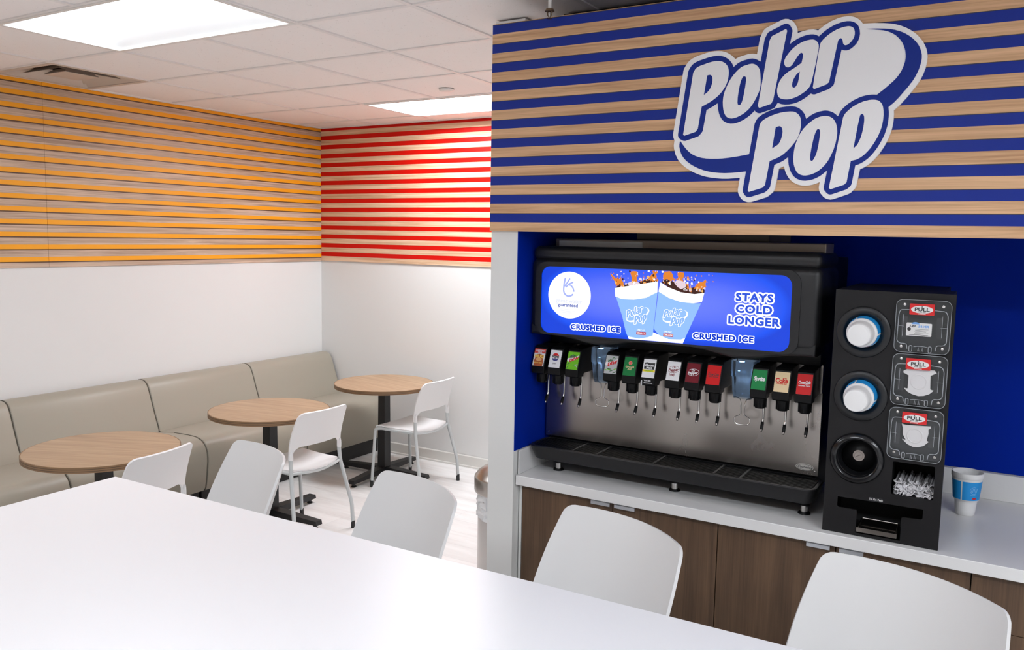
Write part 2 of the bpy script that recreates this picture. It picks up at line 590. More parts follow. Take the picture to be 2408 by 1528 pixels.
CHR = mat('chrome', (205, 203, 200), 0.18, 1.0)
BRS = mat('dull brass', (122, 104, 84), 0.35, 1.0)
t = thing('fire_sprinkler', 'small brass fire sprinkler head hanging at the top edge of the blue striped board', 'sprinkler', (-1.455, 2.667, CEIL - .004))
MB().tube([(0, 0, 0), (0, 0, -.088)], .006, SHELL, 12).build('drop_pipe', t)
MB().lathe([(.0065, -.084), (.014, -.086), (.017, -.092), (.017, -.094), (.006, -.094)], BRS, 24).build('collar', t)
f = MB()
f.tube([(-.009, 0, -.094), (-.008, 0, -.106), (0, 0, -.116)], .0018, BRS, 8).tube([(.009, 0, -.094), (.008, 0, -.106), (0, 0, -.116)], .0018, BRS, 8).tube([(0, 0, -.094), (0, 0, -.116)], .0022, CHR, 8)
f.lathe([(0, -.116), (.010, -.116), (.010, -.118), (0, -.118)], BRS, 16)
f.build('head', t)

# ------------------------------------------------------------------ banquette along the left wall
VINYL = mat('taupe vinyl', (166, 159, 144), 0.42)
p_ = objcoords(VINYL)
bump(VINYL, noise(VINYL, p_, 500, detail=2), 0.06, 0.001)
PIPE = mat('grey piping', (112, 108, 98), 0.5)
BLK = mat('black plinth', (34, 33, 34), 0.5)
Ls = [('taupe vinyl bench section at the left edge of the picture, beside the nearest round table', 1.725, 2.640),
      ('taupe vinyl bench section behind the nearest round table', 2.640, 3.565),
      ('taupe vinyl bench section behind the middle round table', 3.565, 4.475),
      ('taupe vinyl bench section in the corner under the red and orange boards', 4.475, 5.372)]
bkp = [(-.145, .46), (-.145, .74), (-.138, .785), (-.12, .802), (-.09, .806), (-.055, .800), (-.028, .782), (-.010, .752), (.010, .70), (.035, .63), (.060, .56), (.085, .50), (.095, .462)]
stp = [(-.145, .13), (-.145, .455), (.10, .462), (.25, .478), (.40, .482), (.48, .478), (.53, .462), (.565, .43), (.582, .385), (.585, .33), (.572, .22), (.558, .15), (.545, .13)]
for lab, y0, y1 in Ls:
    L_ = y1 - y0
    t = thing('bench_section', lab, 'bench', (-5.0, y0, 0), 0, 'bench sections along the left wall')
    MB().prism(bkp, .0015, L_ - .0015, VINYL, bev=.012, seg=4, smooth=True).build('backrest', t)
    MB().prism(stp, .0015, L_ - .0015, VINYL, bev=.012, seg=4, smooth=True).build('seat', t)
    MB().box(-.14, .50, .01, L_ - .01, 0.0, .131, BLK, .002, 1).build('plinth', t)
    s = MB()
    s.tube(smooth_path([(x - .003, .002, z - .002) for x, z in bkp[3:]], 3), .0022, PIPE, 6)
    s.tube(smooth_path([(x - .003, .002, z - .002) for x, z in stp[3:]], 3), .0022, PIPE, 6)
    s.build('piping', t)

# ------------------------------------------------------------------ round tables
TT = m_wood('walnut table laminate', (186, 158, 126), (158, 128, 98), 'x', 1.2, 0.45, 0.7)
EDG = mat('table edge band', (134, 104, 74), 0.5)
EDG2 = mat('table edge band dark layer', (86, 66, 48), 0.5)
BM = mat('black powder coat', (27, 26, 28), 0.45)
tabs = [('round wooden pedestal table nearest the camera, beside the left edge of the picture', -3.925, 2.52, 24),
        ('round wooden pedestal table in the middle of the row of three', -3.965, 3.68, 10),
        ('round wooden pedestal table farthest from the camera, near the white back wall', -4.0, 4.85, -12)]
R, ZT = .372, .715
for i, (lab, x, y, gr) in enumerate(tabs):
    t = thing('round_table', lab, 'table', (x, y, 0), 0, 'round tables along the bench')
    o = MB().lathe([(0, ZT - .028), (R - .004, ZT - .028), (R - .004, ZT - .002), (R - .006, ZT), (0, ZT)], TT, 96, smooth=False).build('tabletop', t)
    o.rotation_euler = (0, 0, math.radians(gr))
    e = MB()
    for a0, a1, mm in ((-.029, -.022, EDG), (-.022, -.019, EDG2), (-.019, -.012, EDG), (-.012, -.009, EDG2), (-.009, -.001, EDG)):
        e.lathe([(R - .0035, ZT + a0), (R, ZT + a0), (R, ZT + a1), (R - .0035, ZT + a1)], mm, 96, smooth=False, close=True)
    e.build('edge_band', t)
    d = MB()
    for s in (-1, 1):
        pass
    w0, w1 = .035, .031
    vs = [(-w0, -w0, .035), (w0, -w0, .035), (w0, w0, .035), (-w0, w0, .035), (-w1, -w1, ZT - .03), (w1, -w1, ZT - .03), (w1, w1, ZT - .03), (-w1, w1, ZT - .03)]
    d.add(vs, [[0, 1, 5, 4], [1, 2, 6, 5], [2, 3, 7, 6], [3, 0, 4, 7], [3, 2, 1, 0], [4, 5, 6, 7]], BM)
    d.box(-.14, .14, -.14, .14, ZT - .034, ZT - .028, BM)
    d.build('column', t)
    for k in range(4):
        a = math.radians(3 + 90 * k)
        M = Matrix.Rotation(a, 4, 'Z')
        b = MB()
        L0 = .40
        vs = [(0.0, -.034, .028), (L0, -.026, .028), (L0, .026, .028), (0, .034, .028), (0, -.034, .075), (L0 - .006, -.026, .054), (L0 - .006, .026, .054), (0, .034, .075)]
        b.add(vs, [[0, 1, 5, 4], [1, 2, 6, 5], [2, 3, 7, 6], [3, 0, 4, 7], [3, 2, 1, 0], [4, 5, 6, 7]], BM, M=M)
        fo = b.build('foot', t)
        MB().lathe([(0, 0), (.018, 0), (.020, .006), (.012, .010), (.010, .030), (0, .030)], BLK, 16, M @ Matrix.Translation((L0 - .035, 0, 0))).build('glide', fo)

# ------------------------------------------------------------------ white cafe chairs (front = -x)
PL = mat('white moulded plastic', (232, 231, 231), 0.33)
TB = mat('pale grey tube', (196, 200, 200), 0.4)
CAPM = mat('black chair foot', (32, 32, 33), 0.5)

def make_chair(label):
    t = thing('cafe_chair', label, 'chair', (0, 0, 0), 0, 'white cafe chairs at the round tables')
    # backrest: curved plate with two short arms down to the rear legs
    z0, z1 = .588, .797
    def outer(z):
        w = .211 - .013 * max(0, (z - z0) / (z1 - z0)) ** 2
        if z < z0:
            w = .211 + (z - z0) * -.02
        r = .034
        if z > z1 - r:
            w -= r - math.sqrt(max(0, r * r - (z - (z1 - r)) ** 2))
        return w
    def inner(z):                      # inside edge of the two arms under the plate
        q = max(0, min(1, (z - .545) / .043))
        return .187 - .050 * (1 - math.sqrt(1 - q * q))
    def P3(y, z):
        q = (z - z0) / (z1 - z0)
        if q >= 0:
            x = .150 + .068 * q ** 1.35
        else:
            x = .150 - .004 * min(1, -q * 4)
        return Vector((x + .034 * (1 - (y / .21) ** 2), y, z))
    bq = bmesh.new()
    arm = [.521, .53, .54, .548, .556, .563, .570, .576, .581, .585, .5872]
    full = [z0, z0 + .012] + [z0 + .03 + (z1 - z0 - .06) * k / 8 for k in range(9)] + [z1 - .022, z1 - .014, z1 - .008, z1 - .003, z1]
    KO, KM = 6, 16
    ui = inner(z0) / outer(z0)
    cols = [-1 + (1 - ui) * k / KO for k in range(KO)] + [-ui + 2 * ui * k / KM for k in range(KM + 1)] + [ui + (1 - ui) * k / KO for k in range(1, KO + 1)]
    g = [[bq.verts.new(P3(u * outer(z), z)) for u in cols] for z in full]
    for i in range(len(full) - 1):
        for j in range(len(cols) - 1):
            bq.faces.new((g[i][j], g[i][j + 1], g[i + 1][j + 1], g[i + 1][j]))
    for s in (-1, 1):
        rows_ = []
        for z in arm:
            rows_.append([bq.verts.new(P3(s * (outer(z) + (inner(z) - outer(z)) * k / KO), z)) for k in range(KO + 1)])
        top = g[0][:KO + 1] if s < 0 else g[0][::-1][:KO + 1]
        rows_.append(top)
        for i in range(len(rows_) - 1):
            for j in range(KO):
                f4 = (rows_[i][j], rows_[i][j + 1], rows_[i + 1][j + 1], rows_[i + 1][j])
                bq.faces.new(f4 if s < 0 else f4[::-1])
    bq.normal_update()
    bmesh.ops.solidify(bq, geom=list(bq.faces), thickness=.010)
    b = MB().bm(bq, PL, True)
    for s in (-1, 1):                  # sockets that take the steel legs
        b.tube([(.149, s * .1985, .518), (.150, s * .1985, .540), (.153, s * .1985, .558), (.158, s * .198, .574)], [.0130, .0124, .0095, .003], PL, 14)
    b.build('backrest', t)
    s_ = MB()
    def fs(u, v):
        # v 0 front .. 1 rear
        x = -.215 + .375 * v + .028 * (1 - u * u) * v
        wy = .208 - .012 * v
        rr_ = min(v, 1 - v)
        y = u * (wy - (.03 * (1 - min(1, rr_ / .08)) ** 2))
        z = .456 - .016 * math.sin(math.pi * min(1, v * 1.05)) * (1 - .6 * u * u) - .010 * v
        z -= .012 * (1 - u * u) * v * v
        if v < .14:
            z -= .030 * ((.14 - v) / .14) ** 2
        return Vector((x, y, z))
    s_.surf(fs, [-1 + 2 * k / 20 for k in range(21)], [0, .012, .03, .06, .1, .14, .2, .3, .4, .5, .6, .7, .8, .88, .93, .96, .98, 1], PL, .008)
    s_.build('seat', t)
    f = MB()
    for s in (-1, 1):
        f.tube([(-.17, s * .196, .434), (.15, s * .199, .436)], .0105, TB, 12)
    f.tube(smooth_path([(.150, -.199, .436), (.170, -.13, .431), (.181, 0, .424), (.170, .13, .431), (.150, .199, .436)], 5), .0095, TB, 10)
    f.tube(smooth_path([(-.14, -.19, .432), (-.14, -.1, .424), (-.14, .1, .424), (-.14, .19, .432)], 4), .008, TB, 10)
    f.build('seat_frame', t)
    for s in (-1, 1):
        l = MB().tube(fillet([(-.16, s * .196, .434), (-.204, s * .204, .428), (-.214, s * .232, .03)], .035, 6), .0115, TB, 12).build('leg', t)
        MB().lathe([(0, 0), (.0135, 0), (.0125, .048), (0, .048)], CAPM, 14, Matrix.Translation((-.2145, s * .2325, 0))).build('foot_cap', l)
        l = MB().tube(fillet([(.146, s * .199, .527), (.152, s * .202, .44), (.214, s * .240, .165), (.220, s * .245, .03)], .03, 5), .0118, TB, 12).build('leg', t)
        MB().lathe([(0, 0), (.0135, 0), (.0125, .048), (0, .048)], CAPM, 14, Matrix.Translation((.2202, s * .2455, 0))).build('foot_cap', l)
    return t

ch = make_chair('white cafe chair at the middle round table')
ch.location = (-3.640, 3.600, 0); ch.rotation_euler = (0, 0, math.radians(-1.0))
dup(ch, (-3.668, 4.800, 0), math.radians(1.0), 'white cafe chair at the farthest round table, by the back wall')
dup(ch, (-3.580, 2.425, 0), math.radians(9.0), 'white cafe chair pushed up to the nearest round table, mostly hidden by the long table')

# ------------------------------------------------------------------ long white counter-height table with four stools
WT = mat('glossy white table laminate', (234, 234, 236), 0.36)
WTE = mat('white table edge', (240, 240, 240), 0.35)
t = thing('long_table', 'long glossy white table in the foreground, counter height', 'table', (-2.85, 1.876, 0), math.radians(0.85))
TW, TL = 1.25, 3.25
MB().box(0, TL, -TW, 0, .872, .9, WT, .0015, 2).build('tabletop', t)
for x in (.35, TL - .35):
    l = MB().box(x - .03, x + .03, -TW / 2 - .30, -TW / 2 + .30, .0, .872, WTE, .003, 1)
    l.box(x - .25, x + .25, -TW / 2 - .04, -TW / 2 + .04, .0, .03, WTE, .003, 1)
    l.build('leg', t)

SH = mat('white stool shell', (214, 213, 212), 0.34)
def make_stool(label):
    """front = -y, seat at bar height, one-piece shell"""
    t = thing('stool', label, 'stool', (0, 0, 0), 0, 'white shell stools along the long table')
    b = MB()
    z0, z1 = .665, 1.004
    rows = [z0 + (z1 - z0 - .05) * k / 10 for k in range(11)] + [z1 - .038, z1 - .027, z1 - .018, z1 - .01, z1 - .005, z1 - .0015, z1]
    def hw(z):
        q = (z - z0) / (z1 - z0)
        w = .250 + .006 * math.sin(math.pi * min(1, q)) - .020 * q ** 2.5
        r = .023
        if z > z1 - r:
            w -= r - math.sqrt(max(0, r * r - (z - (z1 - r)) ** 2))
        return w
    def fb(u, z):
        q = (z - z0) / (z1 - z0)
        y = u * hw(z)
        cv = .070 * (y / .23) ** 2 + .02 * max(0, abs(u) - .85) / .15 * (1 - q)
        return Vector((y, -.125 + .125 * q ** .9 - cv, z))
    us = [-1 + 2 * k / 28 for k in range(29)]
    b.surf(fb, us, rows, SH, .009)
    b.build('backrest', t)
    s_ = MB()
    def fs(u, v):
        # v 0 rear .. 1 front ; seat dish joined to the back
        y = -.125 - .062 * u * u * (1 - v) - .36 * v
        wx = .25 - .03 * v
        rr_ = (1 - v)
        x = u * (wx - .035 * (1 - min(1, rr_ / .1)) ** 2)
        z = .665 - .035 * math.sin(math.pi * min(1, v * 1.6) / 2) + .02 * u * u * (1 - v) + (.012 * math.sin(math.pi * v))
        if v > .85:
            z -= .03 * ((v - .85) / .15) ** 2
        return Vector((x, y, z))
    s_.surf(fs, [-1 + 2 * k / 22 for k in range(23)], [k / 16 for k in range(15)] + [.92, .96, .985, 1], SH, .009)
    s_.build('seat', t)
    f = MB()
    for s in (-1, 1):
        f.tube([(s * .17, -.44, .612), (s * .17, -.17, .612)], .011, TB, 12)
    f.tube([(-.17, -.30, .612), (.17, -.30, .612)], .010, TB, 12)
    f.tube([(-.218, -.486, .23), (.218, -.486, .23)], .010, TB, 12)
    f.tube([(-.21, -.485, .23), (-.21, -.125, .23)], .009, TB, 12).tube([(.21, -.485, .23), (.21, -.125, .23)], .009, TB, 12)
    f.build('seat_frame', t)
    for s in (-1, 1):
        for y0, y1 in ((-.44, -.505), (-.17, -.10)):
            l = MB().tube([(s * .17, y0, .612), (s * .228, y1, .02)], .0115, TB, 12).build('leg', t)
            MB().lathe([(0, 0), (.014, 0), (.013, .03), (0, .03)], CAPM, 14, Matrix.Translation((s * .2285, y1, 0))).build('foot_cap', l)
    return t
st = make_stool('white shell stool at the far left end of the long table')
A19 = math.radians(-21)
st.location = (-2.373, 2.225, 0); st.rotation_euler = (0, 0, A19)
dup(st, (-1.614, 2.217, 0), A19, 'white shell stool second from the left, in front of the pale pillar and bin')
dup(st, (-.895, 2.247, 0), A19, 'white shell stool in front of the drinks machine and its cupboard doors')
dup(st, (-.136, 2.282, 0), A19, 'white shell stool at the right end, in front of the cup dispenser')

# ------------------------------------------------------------------ litter bin behind the pillar
STL = mat('brushed steel bin', (176, 170, 164), 0.28, 1.0)
STL2 = mat('steel bin body', (188, 186, 184), 0.3, 1.0)
BAG = mat('translucent bin bag', (226, 228, 230), 0.35, trans=0.25)
t = thing('litter_bin', 'steel litter bin with a domed lid and clear bag beside the pale pillar', 'bin', (-1.968, 3.30, 0))
MB().lathe([(0, 0), (.140, 0), (.142, .012), (.142, .640), (.138, .640), (.138, .015), (0, .015)], STL2, 48).build('body', t)
b = MB()
rnd = random.Random(5)
n, rows = 64, 12
vs, fs = [], []
for i in range(rows + 1):
    z = .515 + .125 * i / rows
    for k in range(n):
        a = 2 * math.pi * k / n
        r = .1465 + .0035 * math.sin(7 * a + 3 * math.sin(5 * z * 20)) + .003 * math.sin(19 * a + z * 60) + rnd.uniform(-.0012, .0012) + (.002 if i == 0 else 0)
        vs.append((r * math.cos(a), r * math.sin(a), z + .006 * math.sin(5 * a) * (1 - i / rows)))
for i in range(rows):
    for k in range(n):
        fs.append([i * n + k, i * n + (k + 1) % n, (i + 1) * n + (k + 1) % n, (i + 1) * n + k])
b.add(vs, fs, BAG, True)
b.build('bag', t)
MB().lathe([(.150, .635), (.158, .636), (.160, .642), (.160, .702), (.158, .708), (.154, .711), (.146, .724), (.122, .742), (.085, .755), (.078, .757), (.075, .753), (.118, .738), (.140, .722), (.150, .706), (.152, .642)], STL, 64, close=True).build('lid', t)

# ------------------------------------------------------------------ counter, splashbacks, cupboards
CT, CF, CB = .91, 2.72, 3.448
QZ = mat('white quartz worktop', (226, 225, 224), 0.28)
o = thing('worktop', 'white worktop under the drinks machine and the cup dispenser', 'worktop', (-1.5885, CF, CT - .04))
MB().box(-1.5885, 1.42, CF, CB, CT - .038, CT, QZ, .002, 2).build('slab', o, world=True)
sb = thing('splashback', 'low white splashback strip along the foot of the blue wall', 'splashback', (-1.582, CB - .018, CT))
MB().box(-1.582, 1.42, CB - .018, CB, CT + .0003, 1.007, QZ, .001, 1).build('strip', sb, world=True)
sb = thing('splashback', 'short white splashback on the left side of the niche, beside the pillar', 'splashback', (-1.5885, CF + .016, CT))
MB().box(-1.5885, -1.5828, CF + .016, CB, CT + .0003, 1.005, QZ, .001, 1).build('strip', sb, world=True)

CW = m_wood('dark walnut cupboard laminate', (104, 79, 57), (74, 54, 38), 'z', 1.2, 0.45, 0.75)
CWD = mat('cupboard carcass', (58, 44, 34), 0.6)
ALU = mat('brushed aluminium pull', (190, 194, 200), 0.3, 1.0)
def pull(parent, x0, x1, z, y):
    h = MB()
    h.prism([(y + .001, z + .010), (y - .016, z + .010), (y - .019, z + .006), (y - .019, z - .006), (y - .0165, z - .006), (y - .0165, z + .006), (y + .001, z + .007)], x0, x1, ALU, axis='x')
    return h.build('handle', parent, world=True)
DF = 2.752
def cupboard(lab, x0, x1, fronts):
    t = thing('cupboard', lab, 'cupboard', (x0, DF, 0), 0, 'dark wood cupboards under the worktop')
    MB().box(x0 + .002, x1 - .002, DF + .020, CB - .004, .10, CT - .039, CWD).build('carcass', t, world=True)
    MB().box(x0 + .002, x1 - .002, DF + .07, CB - .01, 0, .10, BLK).build('plinth', t, world=True)
    for nm, a, b_, z0, z1, hx0, hx1 in fronts:
        d = MB().box(a + .0015, b_ - .0015, DF, DF + .019, z0, z1, CW, .0008, 1).build(nm, t, world=True)
        pull(d, hx0, hx1, z1 - .010, DF)
    return t
cupboard('dark wood two-door cupboard under the left part of the drinks machine', -1.577, -.798, [('door', -1.577, -1.191, .105, .868, -1.272, -1.196), ('door', -1.191, -.798, .105, .868, -1.178, -1.098)])
cupboard('dark wood two-door cupboard under the right part of the drinks machine', -.798, -.033, [('door', -.798, -.415, .105, .868, -.502, -.430), ('door', -.415, -.033, .105, .868, -.402, -.330)])
cupboard('dark wood drawer unit at the right edge of the picture', -.033, .60, [('drawer', -.033, .60, .700, .868, .24, .32), ('drawer', -.033, .60, .41, .698, .24, .32), ('drawer', -.033, .60, .105, .408, .24, .32)])
cupboard('dark wood two-door cupboard right of the drawer unit, outside the picture', .60, 1.40, [('door', .60, 1.0, .105, .868, .90, .98), ('door', 1.0, 1.40, .105, .868, 1.02, 1.10)])
MB().box(-1.5885, -1.578, DF, DF + .019, 0.0, .871, WALLG).build('filler', None)
fl = C.objects['filler']; fl.name = 'trim_4'; struct(fl)

# ------------------------------------------------------------------ drinks machine
PB = mat('black moulded plastic', (22, 22, 24), 0.42)
p_ = objcoords(PB)
bump(PB, noise(PB, p_, 420, detail=2), 0.12, 0.0015)
PBS = mat('smooth black plastic', (11, 11, 12), 0.4, spec=0.22)
SS = mat('stainless steel', (168, 162, 156), 0.26, 1.0)
p_ = objcoords(SS)
nS = noise(SS, p_, 3.0, (160, 1, 1), 3, 0.6)
bump(SS, nS, 0.03, 0.001)
# smudges on the steel
nS2 = noise(SS, p_, 4.0, (1.6, 1, 1), 5, 0.6)
SS.node_tree.links.new(ramp(SS, nS2, [(0.3, (.22,) * 3), (0.8, (.30,) * 3)]), SS.node_tree.nodes['Principled BSDF'].inputs['Roughness'])

MX0, MX1, MC_ = -1.585, -.515, -1.05
T = thing('drinks_machine', 'wide black and steel soda fountain with a glowing blue sign panel', 'drinks machine', (MC_, 2.79, CT))
def P(mb_, name, parent=None):
    return mb_.build(name, T if parent is None else parent, world=True)
# body
b = MB().box(-1.568, -.530, 2.962, 3.40, .948, 1.775, PBS, .006, 2)
b.box(-1.568, -.530, 2.955, 2.962, 1.41, 1.46, PBS)
P(b, 'body')
P(MB().box(-1.548, -.528, 2.93, 3.07, 1.775, 1.826, mat('steel ice hopper', (150, 138, 126), 0.45, 0.6), .004, 2).box(-1.53, -1.18, 2.926, 2.930, 1.792, 1.818, mat('white insulation', (226, 226, 222), 0.5)), 'ice_hopper')
P(MB().box(-1.235, -.735, 3.0, 3.34, 1.827, 1.90, mat('hopper lid grey', (104, 96, 88), 0.6), .003, 1), 'hopper_lid')
# steel splash plate with the small side flange
sp = P(MB().box(MX0 + .004, MX1, 2.945, 2.954, 1.028, 1.412, SS, .0012, 1).box(MX1 - .006, MX1 + .001, 2.925, 2.954, 1.32, 1.418, SS, .001, 1), 'splash_plate')
for x in (MX0 + .016, MX1 - .012):
    P(MB().lathe([(0, 0), (.004, 0), (.0035, .0015), (0, .002)], CHR, 12, front(2.945, x, 1.044)), 'screw', sp)
bd = MB()
M = front(2.9448, -.561, 1.055)
IVO = mat('badge white', (226, 224, 218), 0.4); INK = mat('badge ink', (40, 40, 44), 0.4)
bd.poly([circ(0, 0, .030, .0115)], IVO, .0012, M)
bd.poly([circ(0, 0, .0278, .0098), circ(0, 0, .0262, .0088)[::-1]], INK, .0015, M, .0012)
bd.text('Cornelius', .0125, INK, M @ Matrix.Translation((0, 0, .0012)), .00015, .35)
P(bd, 'maker_badge', sp)

# header: rounded black housing with a separate top cap, wavy lower lip
h = MB().box(-1.588, -.512, 2.802, 3.12, 1.470, 1.752, PB, .030, 5)
h.box(-1.582, -.516, 2.806, 3.12, 1.742, 1.797, PB, .024, 5)
lip = []
xs = [-1.584 + (1.064) * k / 60 for k in range(61)]
def lipz(x):
    return 1.457 - .024 * math.exp(-((x + 1.30) / .105) ** 2) - .026 * math.exp(-((x + .765) / .115) ** 2)
lip = [(x, lipz(x)) for x in xs] + [(-.52, 1.50), (-1.584, 1.50)]
h.prism(lip, 2.806, 3.05, PB, axis='y', bev=.010, seg=3)
P(h, 'header')
HF = P(MB().poly([rr(-1.560, -.575, 1.460, 1.738, .045, 8), rr(-1.536, -.603, 1.4665, 1.7205, .036, 8)[::-1]], PB, .007, front(2.803), -.004), 'panel_frame')

# glowing sign panel
def memit(name, rgb, k=1.0):
    m = mat(name, rgb, 0.25, emit=1.0)
    b_ = m.node_tree.nodes['Principled BSDF']
    b_.inputs['Base Color'].default_value = (0.0, 0.0, 0.0, 1)
    b_.inputs['Emission Strength'].default_value = k
    return m
PBK = memit('backlit blue', (0, 84, 240), 1.0)
p_, s_ = coords(PBK)
gx = mth(PBK, 'ABSOLUTE', mth(PBK, 'DIVIDE', mth(PBK, 'ADD', s_[0], 1.07), .47))
gz = mth(PBK, 'ABSOLUTE', mth(PBK, 'DIVIDE', mth(PBK, 'SUBTRACT', s_[2], 1.610), .14))
gg = mth(PBK, 'ADD', mth(PBK, 'POWER', gx, 4.0), mth(PBK, 'POWER', gz, 2.0))
cc = ramp(PBK, gg, [(0.0, lin((104, 126, 255))), (0.40, lin((66, 98, 250))), (0.8, lin((10, 84, 248))), (1.0, lin((0, 66, 226)))])  # falloff of the lamps behind the panel, painted into the emission colour
PBK.node_tree.links.new(cc, PBK.node_tree.nodes['Principled BSDF'].inputs['Emission Color'])
LP = P(MB().poly([rr(-1.536, -.603, 1.4665, 1.7205, .036, 8)], PBK, .0, front(2.8005), -.003), 'sign_panel')
EW = memit('backlit white', (255, 255, 255), 1.15)
EB = memit('backlit letter blue', (52, 88, 222), 1.0)
EB2 = memit('backlit letter blue deep', (14, 58, 205), 1.0)
EL = memit('backlit pale blue', (150, 196, 255), 1.0)
ELG = memit('backlit logo pale', (140, 186, 250), 1.0)
ELD = memit('backlit cup blue', (104, 164, 250), 1.0)
EBR = memit('backlit cola brown', (62, 24, 14), 1.0)
EOR2 = memit('backlit splash amber', (250, 190, 110), 1.0)
EOR = memit('backlit splash orange', (232, 134, 40), 1.0)
EPK = memit('backlit foam', (236, 214, 224), 1.0)
ERD = memit('backlit red', (190, 24, 48), 1.0)
FRT = front(2.8003)
def at(u, v, w=0.0, rot=0.0):
    return FRT @ Matrix.Translation((u, v, w)) @ Matrix.Rotation(math.radians(rot), 4, 'Z')
# round guarantee badge
g = MB().poly([circ(-1.4165, 1.6145, .0895, .0885, 56)], EW, .0004, FRT)
def stroke(mb_, pts, r, m, Mx, w=.0004, th=.0002):
    """flat pen stroke"""
    pts = [Vector((p[0], p[1], 0)) for p in pts]
    L_, R_ = [], []
    for i, p in enumerate(pts):
        a = pts[max(0, i - 1)]; c = pts[min(len(pts) - 1, i + 1)]
        d = (c - a).normalized(); nrm = Vector((-d.y, d.x, 0)) * r
        L_.append(p + nrm); R_.append(p - nrm)
    cap = []
    d = (pts[-1] - pts[-2]).normalized(); nrm = Vector((-d.y, d.x, 0))
    for k in range(1, 6):
        an = math.pi * k / 6
        cap.append(pts[-1] + (nrm * math.cos(an) + d * math.sin(an)) * r)
    d = (pts[0] - pts[1]).normalized(); nrm = Vector((-d.y, d.x, 0))
    cap2 = []
    for k in range(1, 6):
        an = math.pi * k / 6
        cap2.append(pts[0] + (nrm * math.cos(an) + d * math.sin(an)) * r)
    loop = [(v.x, v.y) for v in L_ + cap + R_[::-1] + cap2]
    mb_.poly([loop], m, w + th, Mx, w)
EH = memit('backlit hand mark', (170, 184, 250), 1.0)
hx, hz = -1.4165, 1.6145
def arc(cx, cz, r, a0, a1, n=16):
    return [(cx + r * math.cos(math.radians(a0 + (a1 - a0) * k / n)), cz + r * math.sin(math.radians(a0 + (a1 - a0) * k / n))) for k in range(n + 1)]
FH = FRT @ Matrix.Translation((hx, hz, 0)) @ Matrix.Scale(1.02, 4)
stroke(g, [(-.0185, .060), (-.0225, .040), (-.0235, .022)] + arc(-.002, .018, .0215, 172, 318), .0031, EH, FH, .0006)
stroke(g, [(.0005, .060), (-.010, .045), (-.0185, .034)], .0029, EH, FH, .0008)
stroke(g, [(.0135, .048), (-.002, .041), (-.0135, .0305)], .0029, EH, FH, .0010)
stroke(g, [(-.004, .0395), (.008, .036), (.016, .026), (.019, .016)], .0029, EH, FH, .0012)
EFT = memit('backlit faint text', (232, 236, 255), 1.0)
g.text('great water', .0235, EFT, at(-1.4175, 1.5925, .0004), .0006)
g.text('guaranteed', .0185, memit('backlit grey blue', (96, 112, 190), 1.0), at(-1.4210, 1.5765, .0004, -.6), .0005, sx=1.02)
for q_ in range(3):
    stroke(g, [(-1.455 + .005 * q_, 1.560 - .006 * q_), (-1.385 - .005 * q_, 1.560 - .006 * q_)], .0008, EFT, FRT, .0004)
P(g, 'guarantee_badge', LP)
# slogans
def fat(mb_, body, size, m, u, v, w, r, n, rot=0.0, sx=1.0, spacing=1.12):
    for k in range(n):
        a = 2 * math.pi * k / n
        mb_.text(body, size, m, at(u + r * math.cos(a), v + r * math.sin(a), w, rot), .0006, w=.0003, sx=sx, spacing=spacing)
def slogan(body, u, v, size, m, off, rot=0.0, sx=1.0):
    s_m = MB()
    fat(s_m, body, size, EW, u, v, 0, .0040, 14, rot, sx)
    fat(s_m, body, size, EW, u, v, 0, .0022, 6, rot, sx)
    fat(s_m, body, size, m, u, v, .0004, .0007, 6, rot, sx)
    return s_m
s = slogan('CRUSHED ICE', -1.3065, 1.4965, .0262, EB2, .0011, .5, 1.13)
P(s, 'slogan', LP)
s = slogan('CRUSHED ICE', -.826, 1.4985, .0262, EB2, .0011, .5, 1.18)
P(s, 'slogan', LP)
s = MB()
for body, v, sz, sx in (('STAYS', 1.6405, .0365, 1.14), ('COLD', 1.6010, .0365, 1.14), ('LONGER', 1.5615, .0365, 1.12)):
    fat(s, body, sz, EW, -.7245, v, 0, .0062, 16, 0, sx, 1.10); fat(s, body, sz, EW, -.7245, v, 0, .0033, 8, 0, sx, 1.10)
for body, v, sz, sx in (('STAYS', 1.6405, .0365, 1.14), ('COLD', 1.6010, .0365, 1.14), ('LONGER', 1.5615, .0365, 1.12)):
    fat(s, body, sz, EB, -.7245, v, .0004, .0011, 8, 0, sx, 1.10)
P(s, 'slogan', LP)

